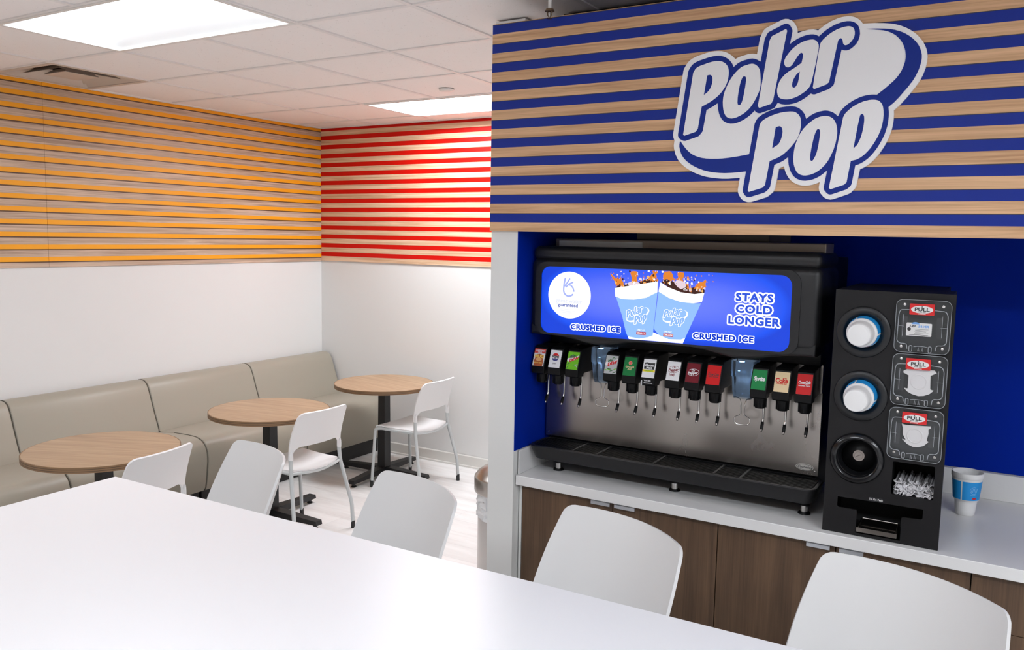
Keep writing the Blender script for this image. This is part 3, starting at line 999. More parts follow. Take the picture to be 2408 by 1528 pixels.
LOGO = {'center':(-0.58,2.237),'white':[[(0.1084,0.2603),(0.1011,0.2597),(0.0909,0.2577),(0.0799,0.2545),(0.0706,0.2509),(0.0606,0.246),(0.0519,0.2409),(0.0359,0.229),(0.0344,0.2287),(0.0282,0.2311),(0.0206,0.2327),(0.0084,0.2333),(-0.0083,0.2312),(-0.025,0.2264),(-0.0256,0.2278),(-0.0258,0.2371),(-0.0276,0.2435),(-0.0343,0.256),(-0.0393,0.2623),(-0.0458,0.2676),(-0.0538,0.2715),(-0.0632,0.2733),(-0.071,0.2725),(-0.1185,0.2533),(-0.123,0.2507),(-0.1275,0.2464),(-0.1311,0.2405),(-0.1383,0.2239),(-0.1449,0.1769),(-0.146,0.1753),(-0.1527,0.1773),(-0.1592,0.1784),(-0.1674,0.1786),(-0.174,0.178),(-0.1985,0.1727),(-0.205,0.1704),(-0.2132,0.1663),(-0.2202,0.1742),(-0.2289,0.1817),(-0.2393,0.1884),(-0.2479,0.1922),(-0.2582,0.1953),(-0.2685,0.1969),(-0.2805,0.1975),(-0.2924,0.1969),(-0.3078,0.1944),(-0.3319,0.1888),(-0.344,0.1851),(-0.3543,0.1808),(-0.3629,0.1756),(-0.368,0.1709),(-0.3731,0.1645),(-0.3814,0.1506),(-0.3832,0.1441),(-0.4105,-0.0586),(-0.4092,-0.0689),(-0.4048,-0.0793),(-0.4067,-0.0946),(-0.4056,-0.1049),(-0.3992,-0.1257),(-0.391,-0.1413),(-0.3842,-0.1501),(-0.3775,-0.1571),(-0.3683,-0.165),(-0.3572,-0.1728),(-0.3443,-0.1805),(-0.3334,-0.186),(-0.319,-0.1922),(-0.3047,-0.1971),(-0.2922,-0.2005),(-0.2764,-0.2037),(-0.242,-0.2077),(-0.2194,-0.2082),(-0.1822,-0.2062),(-0.1811,-0.2072),(-0.1858,-0.2436),(-0.1846,-0.2536),(-0.1813,-0.2612),(-0.1741,-0.2719),(-0.1688,-0.2767),(-0.1619,-0.2808),(-0.1535,-0.2833),(-0.1435,-0.2833),(-0.1061,-0.2722),(-0.0948,-0.2686),(-0.0885,-0.2651),(-0.0761,-0.2533),(-0.0725,-0.2483),(-0.0702,-0.2435),(-0.0689,-0.2386),(-0.0605,-0.1806),(-0.059,-0.1792),(-0.0449,-0.1732),(-0.0423,-0.1826),(-0.0386,-0.1924),(-0.0346,-0.2005),(-0.0305,-0.2071),(-0.0254,-0.2135),(-0.0187,-0.2201),(-0.0122,-0.2247),(-0.0056,-0.2283),(0.0007,-0.2308),(0.0086,-0.233),(0.0165,-0.2341),(0.0258,-0.2343),(0.035,-0.2333),(0.0442,-0.2314),(0.0548,-0.2279),(0.0637,-0.2239),(0.0645,-0.2247),(0.0628,-0.2373),(0.0628,-0.2421),(0.064,-0.2484),(0.0657,-0.2532),(0.0695,-0.2595),(0.0768,-0.268),(0.0816,-0.2719),(0.0878,-0.2752),(0.097,-0.2771),(0.106,-0.276),(0.147,-0.2617),(0.1546,-0.2573),(0.1652,-0.2457),(0.1676,-0.242),(0.1695,-0.2373),(0.1765,-0.1882),(0.1864,-0.1836),(0.1962,-0.1774),(0.2058,-0.1697),(0.2139,-0.1614),(0.2222,-0.1513),(0.2304,-0.1394),(0.2388,-0.1246),(0.2463,-0.109),(0.2535,-0.0891),(0.2565,-0.0773),(0.2584,-0.0669),(0.2599,-0.0535),(0.2604,-0.0431),(0.2603,-0.0311),(0.2593,-0.0207),(0.2697,-0.0111),(0.28,0.0003),(0.2928,0.0157),(0.308,0.0357),(0.3154,0.0464),(0.3204,0.0548),(0.3253,0.0646),(0.33,0.0759),(0.3352,0.0929),(0.3382,0.11),(0.3386,0.1245),(0.3365,0.1377),(0.3339,0.1466),(0.3309,0.1541),(0.3236,0.1678),(0.3142,0.1803),(0.308,0.187),(0.3008,0.1937),(0.2908,0.2017),(0.278,0.2099),(0.2663,0.2159),(0.2512,0.2219),(0.2371,0.2259),(0.2174,0.2295),(0.1934,0.2323),(0.1605,0.2343),(0.1558,0.241),(0.1512,0.246),(0.1466,0.2499),(0.1392,0.2545),(0.1318,0.2575),(0.1245,0.2594),(0.1157,0.2604)]],'blue':[[(0.1165,0.246),(0.1078,0.2456),(0.0976,0.2439),(0.086,0.2405),(0.0765,0.2367),(0.0672,0.232),(0.0583,0.2265),(0.0485,0.2191),(0.0399,0.2112),(0.0384,0.2106),(0.0306,0.2153),(0.0229,0.2178),(0.0138,0.2186),(0.0001,0.2173),(-0.012,0.2143),(-0.0241,0.2096),(-0.0347,0.2039),(-0.0452,0.1964),(-0.0457,0.1972),(-0.0402,0.2324),(-0.0402,0.2355),(-0.0412,0.2397),(-0.0469,0.2502),(-0.0513,0.2547),(-0.0546,0.2567),(-0.0593,0.2582),(-0.064,0.2582),(-0.0671,0.2574),(-0.1105,0.2394),(-0.1136,0.2373),(-0.1161,0.2342),(-0.1225,0.2207),(-0.1235,0.2176),(-0.1322,0.1534),(-0.1335,0.1514),(-0.1419,0.1574),(-0.1502,0.1613),(-0.1585,0.1631),(-0.1683,0.163),(-0.1863,0.1595),(-0.1977,0.1558),(-0.2058,0.1513),(-0.217,0.1422),(-0.2179,0.1433),(-0.2215,0.1517),(-0.2247,0.1568),(-0.2306,0.1638),(-0.2368,0.1693),(-0.2455,0.175),(-0.2524,0.178),(-0.261,0.1804),(-0.2695,0.1815),(-0.2849,0.1816),(-0.302,0.179),(-0.3329,0.1714),(-0.3415,0.1681),(-0.3484,0.1647),(-0.3535,0.1608),(-0.3582,0.1553),(-0.365,0.1442),(-0.3665,0.1393),(-0.3931,-0.0594),(-0.3929,-0.0645),(-0.3919,-0.0679),(-0.3899,-0.0714),(-0.3864,-0.0751),(-0.379,-0.0798),(-0.3753,-0.0814),(-0.3717,-0.0823),(-0.3663,-0.0823),(-0.326,-0.0705),(-0.3208,-0.0675),(-0.3117,-0.0564),(-0.3092,-0.0515),(-0.2999,0.0131),(-0.2795,0.0231),(-0.2645,0.0324),(-0.2636,0.0307),(-0.2627,0.0207),(-0.2612,0.0124),(-0.2581,0.0006),(-0.254,-0.0095),(-0.2485,-0.0181),(-0.2449,-0.0222),(-0.2396,-0.0267),(-0.2309,-0.0314),(-0.2257,-0.0331),(-0.2189,-0.0345),(-0.2088,-0.0346),(-0.2005,-0.0332),(-0.1922,-0.0308),(-0.184,-0.0275),(-0.1737,-0.0222),(-0.1646,-0.0164),(-0.1566,-0.0102),(-0.1504,-0.0044),(-0.1441,0.0026),(-0.1407,-0.0016),(-0.1356,-0.0052),(-0.1306,-0.0067),(-0.1257,-0.0068),(-0.0907,0.0035),(-0.0844,0.0059),(-0.0806,0.0094),(-0.074,0.0213),(-0.0724,0.021),(-0.0627,0.017),(-0.0515,0.0148),(-0.0388,0.0145),(-0.0249,0.0165),(-0.0126,0.0201),(-0.002,0.025),(0.013,0.0342),(0.0233,0.0425),(0.0248,0.0428),(0.0279,0.041),(0.031,0.04),(0.0341,0.0396),(0.0371,0.0399),(0.0742,0.0518),(0.0772,0.0533),(0.0871,0.0618),(0.0885,0.0638),(0.0898,0.067),(0.1053,0.1641),(0.1065,0.1654),(0.111,0.1629),(0.114,0.162),(0.1199,0.1614),(0.1257,0.1625),(0.1328,0.166),(0.1409,0.1727),(0.1468,0.1796),(0.1513,0.1882),(0.1539,0.1969),(0.1546,0.2058),(0.1534,0.2163),(0.1511,0.2241),(0.1487,0.2288),(0.1463,0.2324),(0.1432,0.2359),(0.1401,0.2385),(0.1342,0.2421),(0.1253,0.2451)],[(0.1715,0.2175),(0.1759,0.2164),(0.2059,0.2115),(0.2187,0.2086),(0.2258,0.2062),(0.233,0.2032),(0.2387,0.2002),(0.2451,0.1963),(0.2518,0.1912),(0.2576,0.1857),(0.2628,0.1798),(0.2675,0.1735),(0.2714,0.1672),(0.2751,0.1596),(0.2778,0.152),(0.2798,0.1445),(0.2812,0.1356),(0.2818,0.1282),(0.2816,0.1209),(0.2808,0.1137),(0.2792,0.1065),(0.2764,0.0979),(0.2729,0.0894),(0.2692,0.0823),(0.2616,0.0711),(0.2527,0.0614),(0.2302,0.0412),(0.2113,0.0264),(0.2041,0.0274),(0.197,0.0278),(0.1884,0.0274),(0.1805,0.0264),(0.1728,0.0247),(0.1643,0.0221),(0.1487,0.0153),(0.1346,0.0066),(0.1276,0.0009),(0.1206,-0.0058),(0.1137,-0.0138),(0.111,-0.0187),(0.1071,-0.0282),(0.1056,-0.029),(0.0978,-0.0215),(0.0931,-0.0183),(0.0869,-0.015),(0.0808,-0.0127),(0.0763,-0.0115),(0.0702,-0.0107),(0.0642,-0.0107),(0.0506,-0.0127),(0.0372,-0.0171),(0.0268,-0.0228),(0.015,-0.0318),(0.014,-0.0309),(0.0107,-0.0213),(0.0079,-0.0159),(0.0038,-0.01),(-0.0007,-0.005),(-0.0069,0.0001),(-0.0133,0.0039),(-0.0196,0.0064),(-0.0275,0.0081),(-0.0338,0.0086),(-0.0464,0.0086),(-0.0653,0.0069),(-0.0748,0.0051),(-0.0874,0.0019),(-0.1032,-0.0036),(-0.119,-0.0112),(-0.1253,-0.0152),(-0.131,-0.0197),(-0.1362,-0.026),(-0.1413,-0.0369),(-0.1421,-0.0401),(-0.1544,-0.1307),(-0.1548,-0.1323),(-0.1557,-0.133),(-0.1938,-0.1392),(-0.2224,-0.1423),(-0.2411,-0.1436),(-0.2583,-0.144),(-0.2791,-0.1434),(-0.2948,-0.1419),(-0.3089,-0.1395),(-0.3196,-0.1366),(-0.3304,-0.1326),(-0.3413,-0.1272),(-0.3486,-0.1223),(-0.3568,-0.1152),(-0.3687,-0.1029),(-0.3843,-0.0822),(-0.3853,-0.0835),(-0.3868,-0.092),(-0.3869,-0.1005),(-0.3827,-0.116),(-0.3799,-0.1229),(-0.3763,-0.1299),(-0.3693,-0.1393),(-0.36,-0.1484),(-0.347,-0.158),(-0.3317,-0.1669),(-0.3162,-0.174),(-0.3002,-0.1798),(-0.2842,-0.184),(-0.2685,-0.1868),(-0.2476,-0.1893),(-0.2304,-0.1903),(-0.21,-0.1899),(-0.1848,-0.1884),(-0.1631,-0.1865),(-0.1622,-0.1879),(-0.1698,-0.2438),(-0.1698,-0.2471),(-0.1691,-0.2504),(-0.1677,-0.2538),(-0.1621,-0.2621),(-0.1576,-0.2657),(-0.1542,-0.2672),(-0.1509,-0.2679),(-0.1475,-0.2679),(-0.1442,-0.2673),(-0.1021,-0.2544),(-0.0973,-0.2518),(-0.088,-0.2426),(-0.0851,-0.2384),(-0.084,-0.2352),(-0.0744,-0.1689),(-0.0724,-0.1675),(-0.0573,-0.1613),(-0.049,-0.1571),(-0.0413,-0.1519),(-0.0337,-0.1459),(-0.033,-0.1477),(-0.0317,-0.1637),(-0.03,-0.1717),(-0.0265,-0.183),(-0.0222,-0.1928),(-0.017,-0.2009),(-0.011,-0.2074),(-0.0043,-0.2123),(0.003,-0.2159),(0.0125,-0.2185),(0.0219,-0.2192),(0.0342,-0.2179),(0.0449,-0.2152),(0.0539,-0.2116),(0.0643,-0.2058),(0.0745,-0.1981),(0.0831,-0.1898),(0.0838,-0.1905),(0.0839,-0.1921),(0.0775,-0.2375),(0.0773,-0.2423),(0.0785,-0.247),(0.0804,-0.2504),(0.0869,-0.2579),(0.0916,-0.261),(0.0962,-0.2621),(0.1007,-0.2618),(0.1418,-0.2476),(0.146,-0.2449),(0.1532,-0.2371),(0.1553,-0.234),(0.1567,-0.2294),(0.1634,-0.177),(0.1642,-0.1762),(0.1742,-0.1731),(0.1812,-0.1694),(0.1896,-0.1638),(0.1982,-0.1566),(0.206,-0.1482),(0.2133,-0.1388),(0.2202,-0.1284),(0.2269,-0.1166),(0.234,-0.1018),(0.2386,-0.0899),(0.2425,-0.0766),(0.2449,-0.0647),(0.2465,-0.0513),(0.2471,-0.0378),(0.2466,-0.0259),(0.2446,-0.0108),(0.2578,0.0003),(0.2709,0.0148),(0.2927,0.0422),(0.3051,0.0601),(0.3125,0.0744),(0.3185,0.09),(0.3225,0.1059),(0.3238,0.1142),(0.3242,0.12),(0.3236,0.1302),(0.3216,0.1391),(0.3178,0.1496),(0.312,0.1603),(0.305,0.1698),(0.2963,0.1789),(0.2877,0.1862),(0.2777,0.1933),(0.2695,0.1981),(0.2593,0.2029),(0.248,0.2071),(0.2367,0.2103),(0.224,0.2127),(0.2028,0.2155),(0.1901,0.2166)]],'letters':[[[(-0.3752,-0.0627),(-0.3489,0.1354),(-0.3429,0.1451),(-0.3406,0.1479),(-0.3347,0.1518),(-0.3254,0.1555),(-0.2996,0.162),(-0.2878,0.1644),(-0.2787,0.1653),(-0.2684,0.1651),(-0.2612,0.1641),(-0.2542,0.1619),(-0.248,0.1584),(-0.2424,0.1538),(-0.2379,0.1483),(-0.2345,0.1418),(-0.2324,0.1338),(-0.2317,0.1257),(-0.2321,0.1145),(-0.234,0.1022),(-0.2377,0.0904),(-0.2434,0.0792),(-0.2509,0.0687),(-0.2595,0.0592),(-0.2694,0.0507),(-0.283,0.0414),(-0.2926,0.036),(-0.3161,0.0249),(-0.3262,-0.0456),(-0.3333,-0.0545),(-0.3706,-0.0655)],[(-0.3017,0.1233),(-0.2946,0.124),(-0.2911,0.1236),(-0.2882,0.1218),(-0.286,0.119),(-0.2842,0.1147),(-0.2835,0.1074),(-0.2837,0.1012),(-0.2853,0.0931),(-0.2892,0.0827),(-0.2926,0.0769),(-0.2952,0.0732),(-0.2993,0.0691),(-0.3107,0.0611)]],[[(-0.1943,0.138),(-0.1907,0.1401),(-0.1847,0.1425),(-0.168,0.1464),(-0.1597,0.1472),(-0.1536,0.1461),(-0.1495,0.1443),(-0.1457,0.1419),(-0.1406,0.1373),(-0.1378,0.1338),(-0.1343,0.1269),(-0.1327,0.1216),(-0.1317,0.1162),(-0.1295,0.0945),(-0.1291,0.0801),(-0.1303,0.0695),(-0.1331,0.0591),(-0.1401,0.0426),(-0.1464,0.0305),(-0.1514,0.0221),(-0.1571,0.0141),(-0.1613,0.0092),(-0.1658,0.0048),(-0.173,-0.0012),(-0.1783,-0.0049),(-0.1865,-0.0097),(-0.1998,-0.0155),(-0.2054,-0.0171),(-0.2112,-0.0181),(-0.2162,-0.0183),(-0.2225,-0.0173),(-0.2266,-0.0159),(-0.2303,-0.0138),(-0.2335,-0.0111),(-0.237,-0.0066),(-0.2396,-0.0017),(-0.2417,0.0035),(-0.2439,0.0116),(-0.2457,0.0213),(-0.2468,0.0354),(-0.2464,0.0458),(-0.2456,0.0526),(-0.2443,0.0592),(-0.2416,0.0689),(-0.2354,0.0849),(-0.2267,0.1019),(-0.2226,0.1083),(-0.2162,0.1172),(-0.2048,0.1296)],[(-0.1835,0.1105),(-0.1811,0.1106),(-0.1778,0.1091),(-0.1766,0.1078),(-0.1758,0.1049),(-0.1752,0.1005),(-0.1751,0.096),(-0.177,0.076),(-0.1801,0.054),(-0.1827,0.0409),(-0.1846,0.0333),(-0.1867,0.0279),(-0.1897,0.0231),(-0.191,0.0222),(-0.1935,0.0219),(-0.1961,0.0225),(-0.1973,0.0236),(-0.1986,0.0262),(-0.1995,0.0306),(-0.1994,0.0453),(-0.1978,0.0635),(-0.1948,0.0828),(-0.1915,0.0967),(-0.188,0.1062),(-0.1861,0.1088)]],[[(-0.0593,0.2426),(-0.0559,0.2364),(-0.088,0.0306),(-0.0939,0.0198),(-0.1298,0.0092),(-0.1342,0.0155),(-0.1076,0.2124),(-0.1018,0.2248)]],[[(-0.0134,0.1963),(-0.0046,0.1996),(0.0046,0.2019),(0.0148,0.203),(0.0223,0.2026),(0.0276,0.2007),(0.0321,0.1973),(0.0347,0.1945),(0.0369,0.1913),(0.039,0.1861),(0.0399,0.1811),(0.0398,0.1736),(0.0333,0.1277),(0.0291,0.1026),(0.0244,0.0776),(0.0226,0.0703),(0.0205,0.0652),(0.0161,0.0587),(0.0126,0.0551),(0.0068,0.0502),(-0.0079,0.0405),(-0.0193,0.0351),(-0.0315,0.0316),(-0.0391,0.0305),(-0.0443,0.0302),(-0.0495,0.0304),(-0.0558,0.0313),(-0.0641,0.0338),(-0.0679,0.036),(-0.0709,0.0386),(-0.0731,0.0415),(-0.0747,0.0448),(-0.0768,0.0537),(-0.0773,0.0581),(-0.0771,0.0647),(-0.0752,0.0753),(-0.0709,0.0864),(-0.0647,0.0963),(-0.0569,0.1046),(-0.046,0.1131),(-0.0289,0.1227),(-0.0079,0.1361),(-0.0048,0.1532),(-0.0046,0.1607),(-0.0049,0.1622),(-0.0064,0.1645),(-0.0084,0.1661),(-0.0099,0.1666),(-0.0117,0.1664),(-0.0133,0.1657),(-0.0174,0.1618),(-0.0222,0.155),(-0.0346,0.1345),(-0.0381,0.1308),(-0.0421,0.128),(-0.0454,0.1268),(-0.0486,0.1267),(-0.0517,0.1276),(-0.0544,0.1294),(-0.0559,0.1309),(-0.0582,0.1349),(-0.0597,0.1392),(-0.0602,0.1422),(-0.0602,0.145),(-0.0594,0.1489),(-0.0565,0.1562),(-0.0508,0.1651),(-0.0439,0.1738),(-0.0381,0.1799),(-0.0302,0.1867),(-0.0221,0.192)],[(-0.0116,0.1115),(-0.014,0.0867),(-0.0153,0.0793),(-0.0169,0.0742),(-0.0202,0.0685),(-0.0219,0.0664),(-0.024,0.0648),(-0.0256,0.0641),(-0.0273,0.0639),(-0.0288,0.0643),(-0.0308,0.0658),(-0.0325,0.0687),(-0.033,0.0744),(-0.0321,0.081),(-0.0295,0.0894),(-0.0261,0.0963),(-0.022,0.1026),(-0.0192,0.1056)]],[[(0.0504,0.1984),(0.0587,0.2063),(0.0678,0.2132),(0.0773,0.2191),(0.0873,0.2239),(0.0978,0.2276),(0.1094,0.2302),(0.119,0.2308),(0.1228,0.2305),(0.1273,0.2295),(0.1316,0.2277),(0.1341,0.2258),(0.1362,0.2232),(0.1385,0.2184),(0.1397,0.2132),(0.1401,0.2064),(0.1395,0.2016),(0.1382,0.197),(0.1355,0.1913),(0.1318,0.1863),(0.1261,0.1809),(0.1215,0.1779),(0.1172,0.1767),(0.1146,0.177),(0.1117,0.179),(0.1096,0.1818),(0.1085,0.185),(0.1075,0.1916),(0.1059,0.1949),(0.1037,0.1976),(0.1016,0.1985),(0.0999,0.1982),(0.0946,0.1932),(0.0753,0.0729),(0.0678,0.0665),(0.0325,0.0552),(0.0291,0.0609),(0.0401,0.1611),(0.0438,0.1872),(0.046,0.1926)]],[[(-0.1531,-0.2465),(-0.1259,-0.0442),(-0.1226,-0.0367),(-0.1205,-0.0333),(-0.1138,-0.0279),(-0.1032,-0.0219),(-0.0901,-0.0164),(-0.0753,-0.0118),(-0.0638,-0.0093),(-0.05,-0.0076),(-0.0347,-0.0072),(-0.0254,-0.008),(-0.0188,-0.0102),(-0.0132,-0.0138),(-0.0083,-0.0185),(-0.0045,-0.0241),(-0.0025,-0.0287),(-0.0006,-0.037),(0.0,-0.0454),(-0.0001,-0.0538),(-0.0019,-0.0694),(-0.0042,-0.0785),(-0.0063,-0.0843),(-0.0091,-0.0905),(-0.0142,-0.0993),(-0.0244,-0.1129),(-0.0385,-0.1279),(-0.0479,-0.1361),(-0.0546,-0.1409),(-0.0644,-0.1464),(-0.0891,-0.1564),(-0.1,-0.2308),(-0.1081,-0.2389),(-0.15,-0.2515)],[(-0.0758,-0.0527),(-0.0675,-0.0504),(-0.0633,-0.0502),(-0.0598,-0.0519),(-0.0572,-0.0549),(-0.055,-0.0597),(-0.0539,-0.0676),(-0.0542,-0.0742),(-0.0556,-0.0829),(-0.0573,-0.0898),(-0.0597,-0.0965),(-0.0618,-0.1007),(-0.0644,-0.1045),(-0.0695,-0.1092),(-0.0838,-0.1178)]],[[(0.0337,-0.0379),(0.0378,-0.0351),(0.0443,-0.0317),(0.056,-0.0278),(0.0669,-0.0262),(0.0735,-0.0265),(0.0779,-0.0275),(0.0841,-0.03),(0.088,-0.0323),(0.0916,-0.0351),(0.0948,-0.0383),(0.0978,-0.0425),(0.1006,-0.0476),(0.1028,-0.053),(0.1052,-0.0613),(0.107,-0.0739),(0.1071,-0.0809),(0.1065,-0.0913),(0.104,-0.1089),(0.0996,-0.1267),(0.0931,-0.1441),(0.0883,-0.1546),(0.0846,-0.1613),(0.0805,-0.1677),(0.0761,-0.1736),(0.0662,-0.1839),(0.0607,-0.1885),(0.0548,-0.1926),(0.049,-0.196),(0.0403,-0.1997),(0.0342,-0.2015),(0.0279,-0.2027),(0.0214,-0.2033),(0.0146,-0.2029),(0.0078,-0.2011),(0.0035,-0.1991),(-0.0004,-0.1964),(-0.004,-0.1928),(-0.007,-0.1886),(-0.0106,-0.1815),(-0.0133,-0.1742),(-0.0149,-0.1683),(-0.0165,-0.1593),(-0.0172,-0.1502),(-0.0171,-0.1401),(-0.0164,-0.1281),(-0.0149,-0.1162),(-0.0132,-0.1084),(-0.0082,-0.0923),(-0.0013,-0.0767),(0.0029,-0.0694),(0.0076,-0.0626),(0.0127,-0.0564),(0.0183,-0.0507),(0.0243,-0.0453)],[(0.0505,-0.0649),(0.0528,-0.065),(0.0544,-0.0658),(0.0559,-0.067),(0.0571,-0.0691),(0.0579,-0.0737),(0.0582,-0.0782),(0.0578,-0.085),(0.0548,-0.1153),(0.0516,-0.1332),(0.0479,-0.145),(0.0449,-0.1518),(0.0424,-0.1565),(0.0397,-0.1591),(0.0372,-0.1598),(0.0353,-0.1589),(0.0338,-0.1569),(0.0328,-0.1545),(0.0323,-0.1497),(0.0326,-0.1399),(0.0353,-0.1163),(0.0392,-0.0937),(0.0428,-0.0785),(0.0452,-0.0715),(0.0467,-0.0684),(0.0487,-0.0659)]],[[(0.0924,-0.2417),(0.1214,-0.0338),(0.1246,-0.0263),(0.1266,-0.0229),(0.1352,-0.0137),(0.146,-0.0048),(0.1562,0.0013),(0.1672,0.0064),(0.1782,0.01),(0.1906,0.0123),(0.1982,0.0127),(0.2043,0.0124),(0.2096,0.0116),(0.2131,0.0106),(0.2181,0.0081),(0.2234,0.0033),(0.2275,-0.0028),(0.2298,-0.0093),(0.2318,-0.0193),(0.2329,-0.0327),(0.2325,-0.0473),(0.2311,-0.0592),(0.2288,-0.0709),(0.2268,-0.0785),(0.2212,-0.0938),(0.2159,-0.1048),(0.2101,-0.1155),(0.2048,-0.1242),(0.1989,-0.1324),(0.1883,-0.1444),(0.1825,-0.1495),(0.1761,-0.1541),(0.1693,-0.158),(0.1657,-0.1595),(0.1502,-0.1632),(0.142,-0.226),(0.1357,-0.2329),(0.0965,-0.2464)],[(0.1685,-0.0311),(0.1691,-0.0295),(0.171,-0.0276),(0.1735,-0.0267),(0.1751,-0.0269),(0.1768,-0.0281),(0.1782,-0.0299),(0.1792,-0.0319),(0.1802,-0.0353),(0.181,-0.0444),(0.1809,-0.0524),(0.1798,-0.066),(0.178,-0.0782),(0.1761,-0.0872),(0.174,-0.0955),(0.1717,-0.1024),(0.169,-0.1092),(0.1658,-0.1157),(0.164,-0.1182),(0.1554,-0.1268),(0.1638,-0.0594)]]]}
def mini_logo(mb_, mm, m2, cx, cz, sc, rot, w):
    Mx = FRT @ Matrix.Translation((cx, cz, w)) @ Matrix.Rotation(math.radians(rot), 4, 'Z') @ Matrix.Diagonal((sc, sc, 1, 1))
    o_ = [p for p in LOGO['blue'][0]]
    mb_.poly([l[::1] for l in LOGO['blue']], mm, .0002, Mx)
    for l in LOGO['letters']:
        mb_.poly(l, m2, .0004, Mx)

rl = [(-1.2315, 1.6502), (-1.228, 1.6196), (-1.2009, 1.612), (-1.1551, 1.6122), (-1.108, 1.6215), (-1.0668, 1.6435), (-1.0669, 1.6817)]
def printed_cup(rim, body, base, cola, spl, foam, lc, rot, red, drops):
    m = MB()
    m.poly([base], EW, .0002, FRT)
    m.poly([body], EL, .0004, FRT)
    mini_logo(m, EW, ELG, lc[0], lc[1], .128, rot, .0005)
    m.poly([cola], EBR, .0008, FRT, .0004)
    for p in spl:
        m.poly([p], EOR, .0011, FRT, .0008)
    for p in foam:
        m.poly([p], EPK, .0013, FRT, .0008)
    rb = random.Random(int(lc[0] * -1000))
    cxs = [p[0] for p in cola]; x0_, x1_ = min(cxs), max(cxs)
    for k in range(46):
        x = x0_ + (x1_ - x0_) * rb.random()
        top_ = max([p[1] for p in cola if abs(p[0] - x) < .03] or [1.68])
        z = min(1.7165, top_ - .016 + rb.random() * .046 * rb.random() * 1.6)
        a0 = rb.random() * 6.28
        L_ = .0016 + rb.random() * .006
        pts = [(x + L_ * math.cos(a0 + 6.283 * q / 6) * (.35 + .65 * rb.random()), min(1.7195, z + 1.2 * L_ * math.sin(a0 + 6.283 * q / 6) * (.35 + .65 * rb.random()))) for q in range(6)]
        m.poly([pts], (EOR, EPK, EBR, EOR2, EW)[k % 5], .0014, FRT, .0008)
    for x, z, r in drops:
        m.poly([circ(x, z, r, r * 1.2, 8)], EPK if (x * 1000) % 3 > 1 else EOR, .0009, FRT, .0004)
    m.poly([rim], EW, .0016, FRT, .0004)
    m.poly([rr(red[0] - .0185, red[0] + .0185, red[1] - .0055, red[1] + .0055, .001, 1)], ERD, .0007, FRT, .0004)
    m.text('CIRCLE K', .0082, EW, at(red[0], red[1], .0007, -3), .0002)
    m.text('ONLY AT', .0068, EW, at(red[0] - .002, red[1] + .0115, .0005, -3), .0001)
    return m
colaL = [(-1.2295, 1.650), (-1.2196, 1.6604), (-1.2049, 1.6588), (-1.1765, 1.6716), (-1.1405, 1.6737), (-1.1105, 1.6877), (-1.0784, 1.6929), (-1.0684, 1.6850), (-1.0670, 1.676), (-1.1086, 1.650), (-1.1611, 1.640), (-1.2044, 1.6385)]
def shp(o, pts):
    return [(o[0] + x * .001, o[1] + z * .001) for x, z in pts]
sA = shp((-1.222, 1.660), [(-4, -4), (-10, 14), (-22, 30), (-30, 42), (-26, 43), (-14, 32), (-4, 24), (2, 34), (4, 24), (10, 26), (14, 34), (16, 22), (24, 12), (26, 0), (14, -8), (4, 2)])
sB = shp((-1.168, 1.668), [(0, 0), (2, 22), (-4, 40), (0, 46), (10, 47), (20, 46), (24, 34), (20, 22), (26, 8), (16, -2), (8, 6)])
sC = shp((-1.106, 1.682), [(0, 0), (6, 12), (14, 22), (24, 30), (36, 38), (38, 30), (30, 24), (36, 18), (28, 10), (34, 4), (22, -2), (10, 4)])
fA = shp((-1.176, 1.662), [(0, 0), (-6, 8), (4, 14), (16, 12), (30, 16), (42, 10), (38, 0), (24, -8), (14, -2), (6, -8)])
fB = shp((-1.212, 1.652), [(0, 0), (6, 8), (14, 4), (20, -3), (12, -6)])
rd = random.Random(3)
dL = [(-1.25 + rd.random() * .18, 1.676 + rd.random() * .036, .0008 + rd.random() * .002) for _ in range(34)]
cl = printed_cup(rl, [(-1.225, 1.6172), (-1.1987, 1.5489), (-1.1821, 1.4912), (-1.1744, 1.4772), (-1.1309, 1.4725), (-1.098, 1.4796), (-1.0785, 1.4878), (-1.0698, 1.6014), (-1.0668, 1.6435), (-1.11, 1.622), (-1.155, 1.612), (-1.20, 1.612)],
    [(-1.1818, 1.4921), (-1.1701, 1.4680), (-1.079, 1.4680), (-1.0785, 1.4878), (-1.098, 1.4806), (-1.1309, 1.4735)], colaL, [sA, sB, sC], [fA, fB], (-1.1345, 1.5570), 6, (-1.1229, 1.4922), dL)
P(cl, 'printed_cup', LP)
rr_ = [(-1.0567, 1.679), (-1.0623, 1.6459), (-1.0247, 1.6259), (-.9788, 1.6131), (-.9341, 1.6113), (-.9035, 1.6174), (-.8961, 1.6498), (-.93, 1.6435), (-.98, 1.6475), (-1.03, 1.664)]
rl2 = None
colaR = [(-1.0519, 1.6780), (-1.0464, 1.6908), (-1.0300, 1.6908), (-1.0041, 1.6812), (-.9735, 1.672), (-.9535, 1.6613), (-.93, 1.668), (-.905, 1.6704), (-.895, 1.6569), (-.8970, 1.6479), (-.9265, 1.6405), (-.9712, 1.6441), (-1.0169, 1.657)]
sD = shp((-1.046, 1.688), [(0, 0), (-2, 16), (4, 30), (12, 30), (22, 32), (30, 26), (34, 14), (40, 4), (28, -4), (14, 4)])
sE = shp((-.998, 1.682), [(0, 0), (6, 18), (2, 34), (12, 36), (26, 34), (28, 22), (22, 12), (28, 0), (16, -6)])
sF = shp((-.934, 1.662), [(0, 0), (8, 14), (18, 24), (30, 24), (40, 34), (44, 26), (38, 16), (44, 10), (34, 0), (20, -4), (10, 2)])
fC = shp((-1.006, 1.680), [(0, 0), (10, 10), (24, 8), (38, 4), (46, -6), (40, -16), (26, -22), (12, -14)])
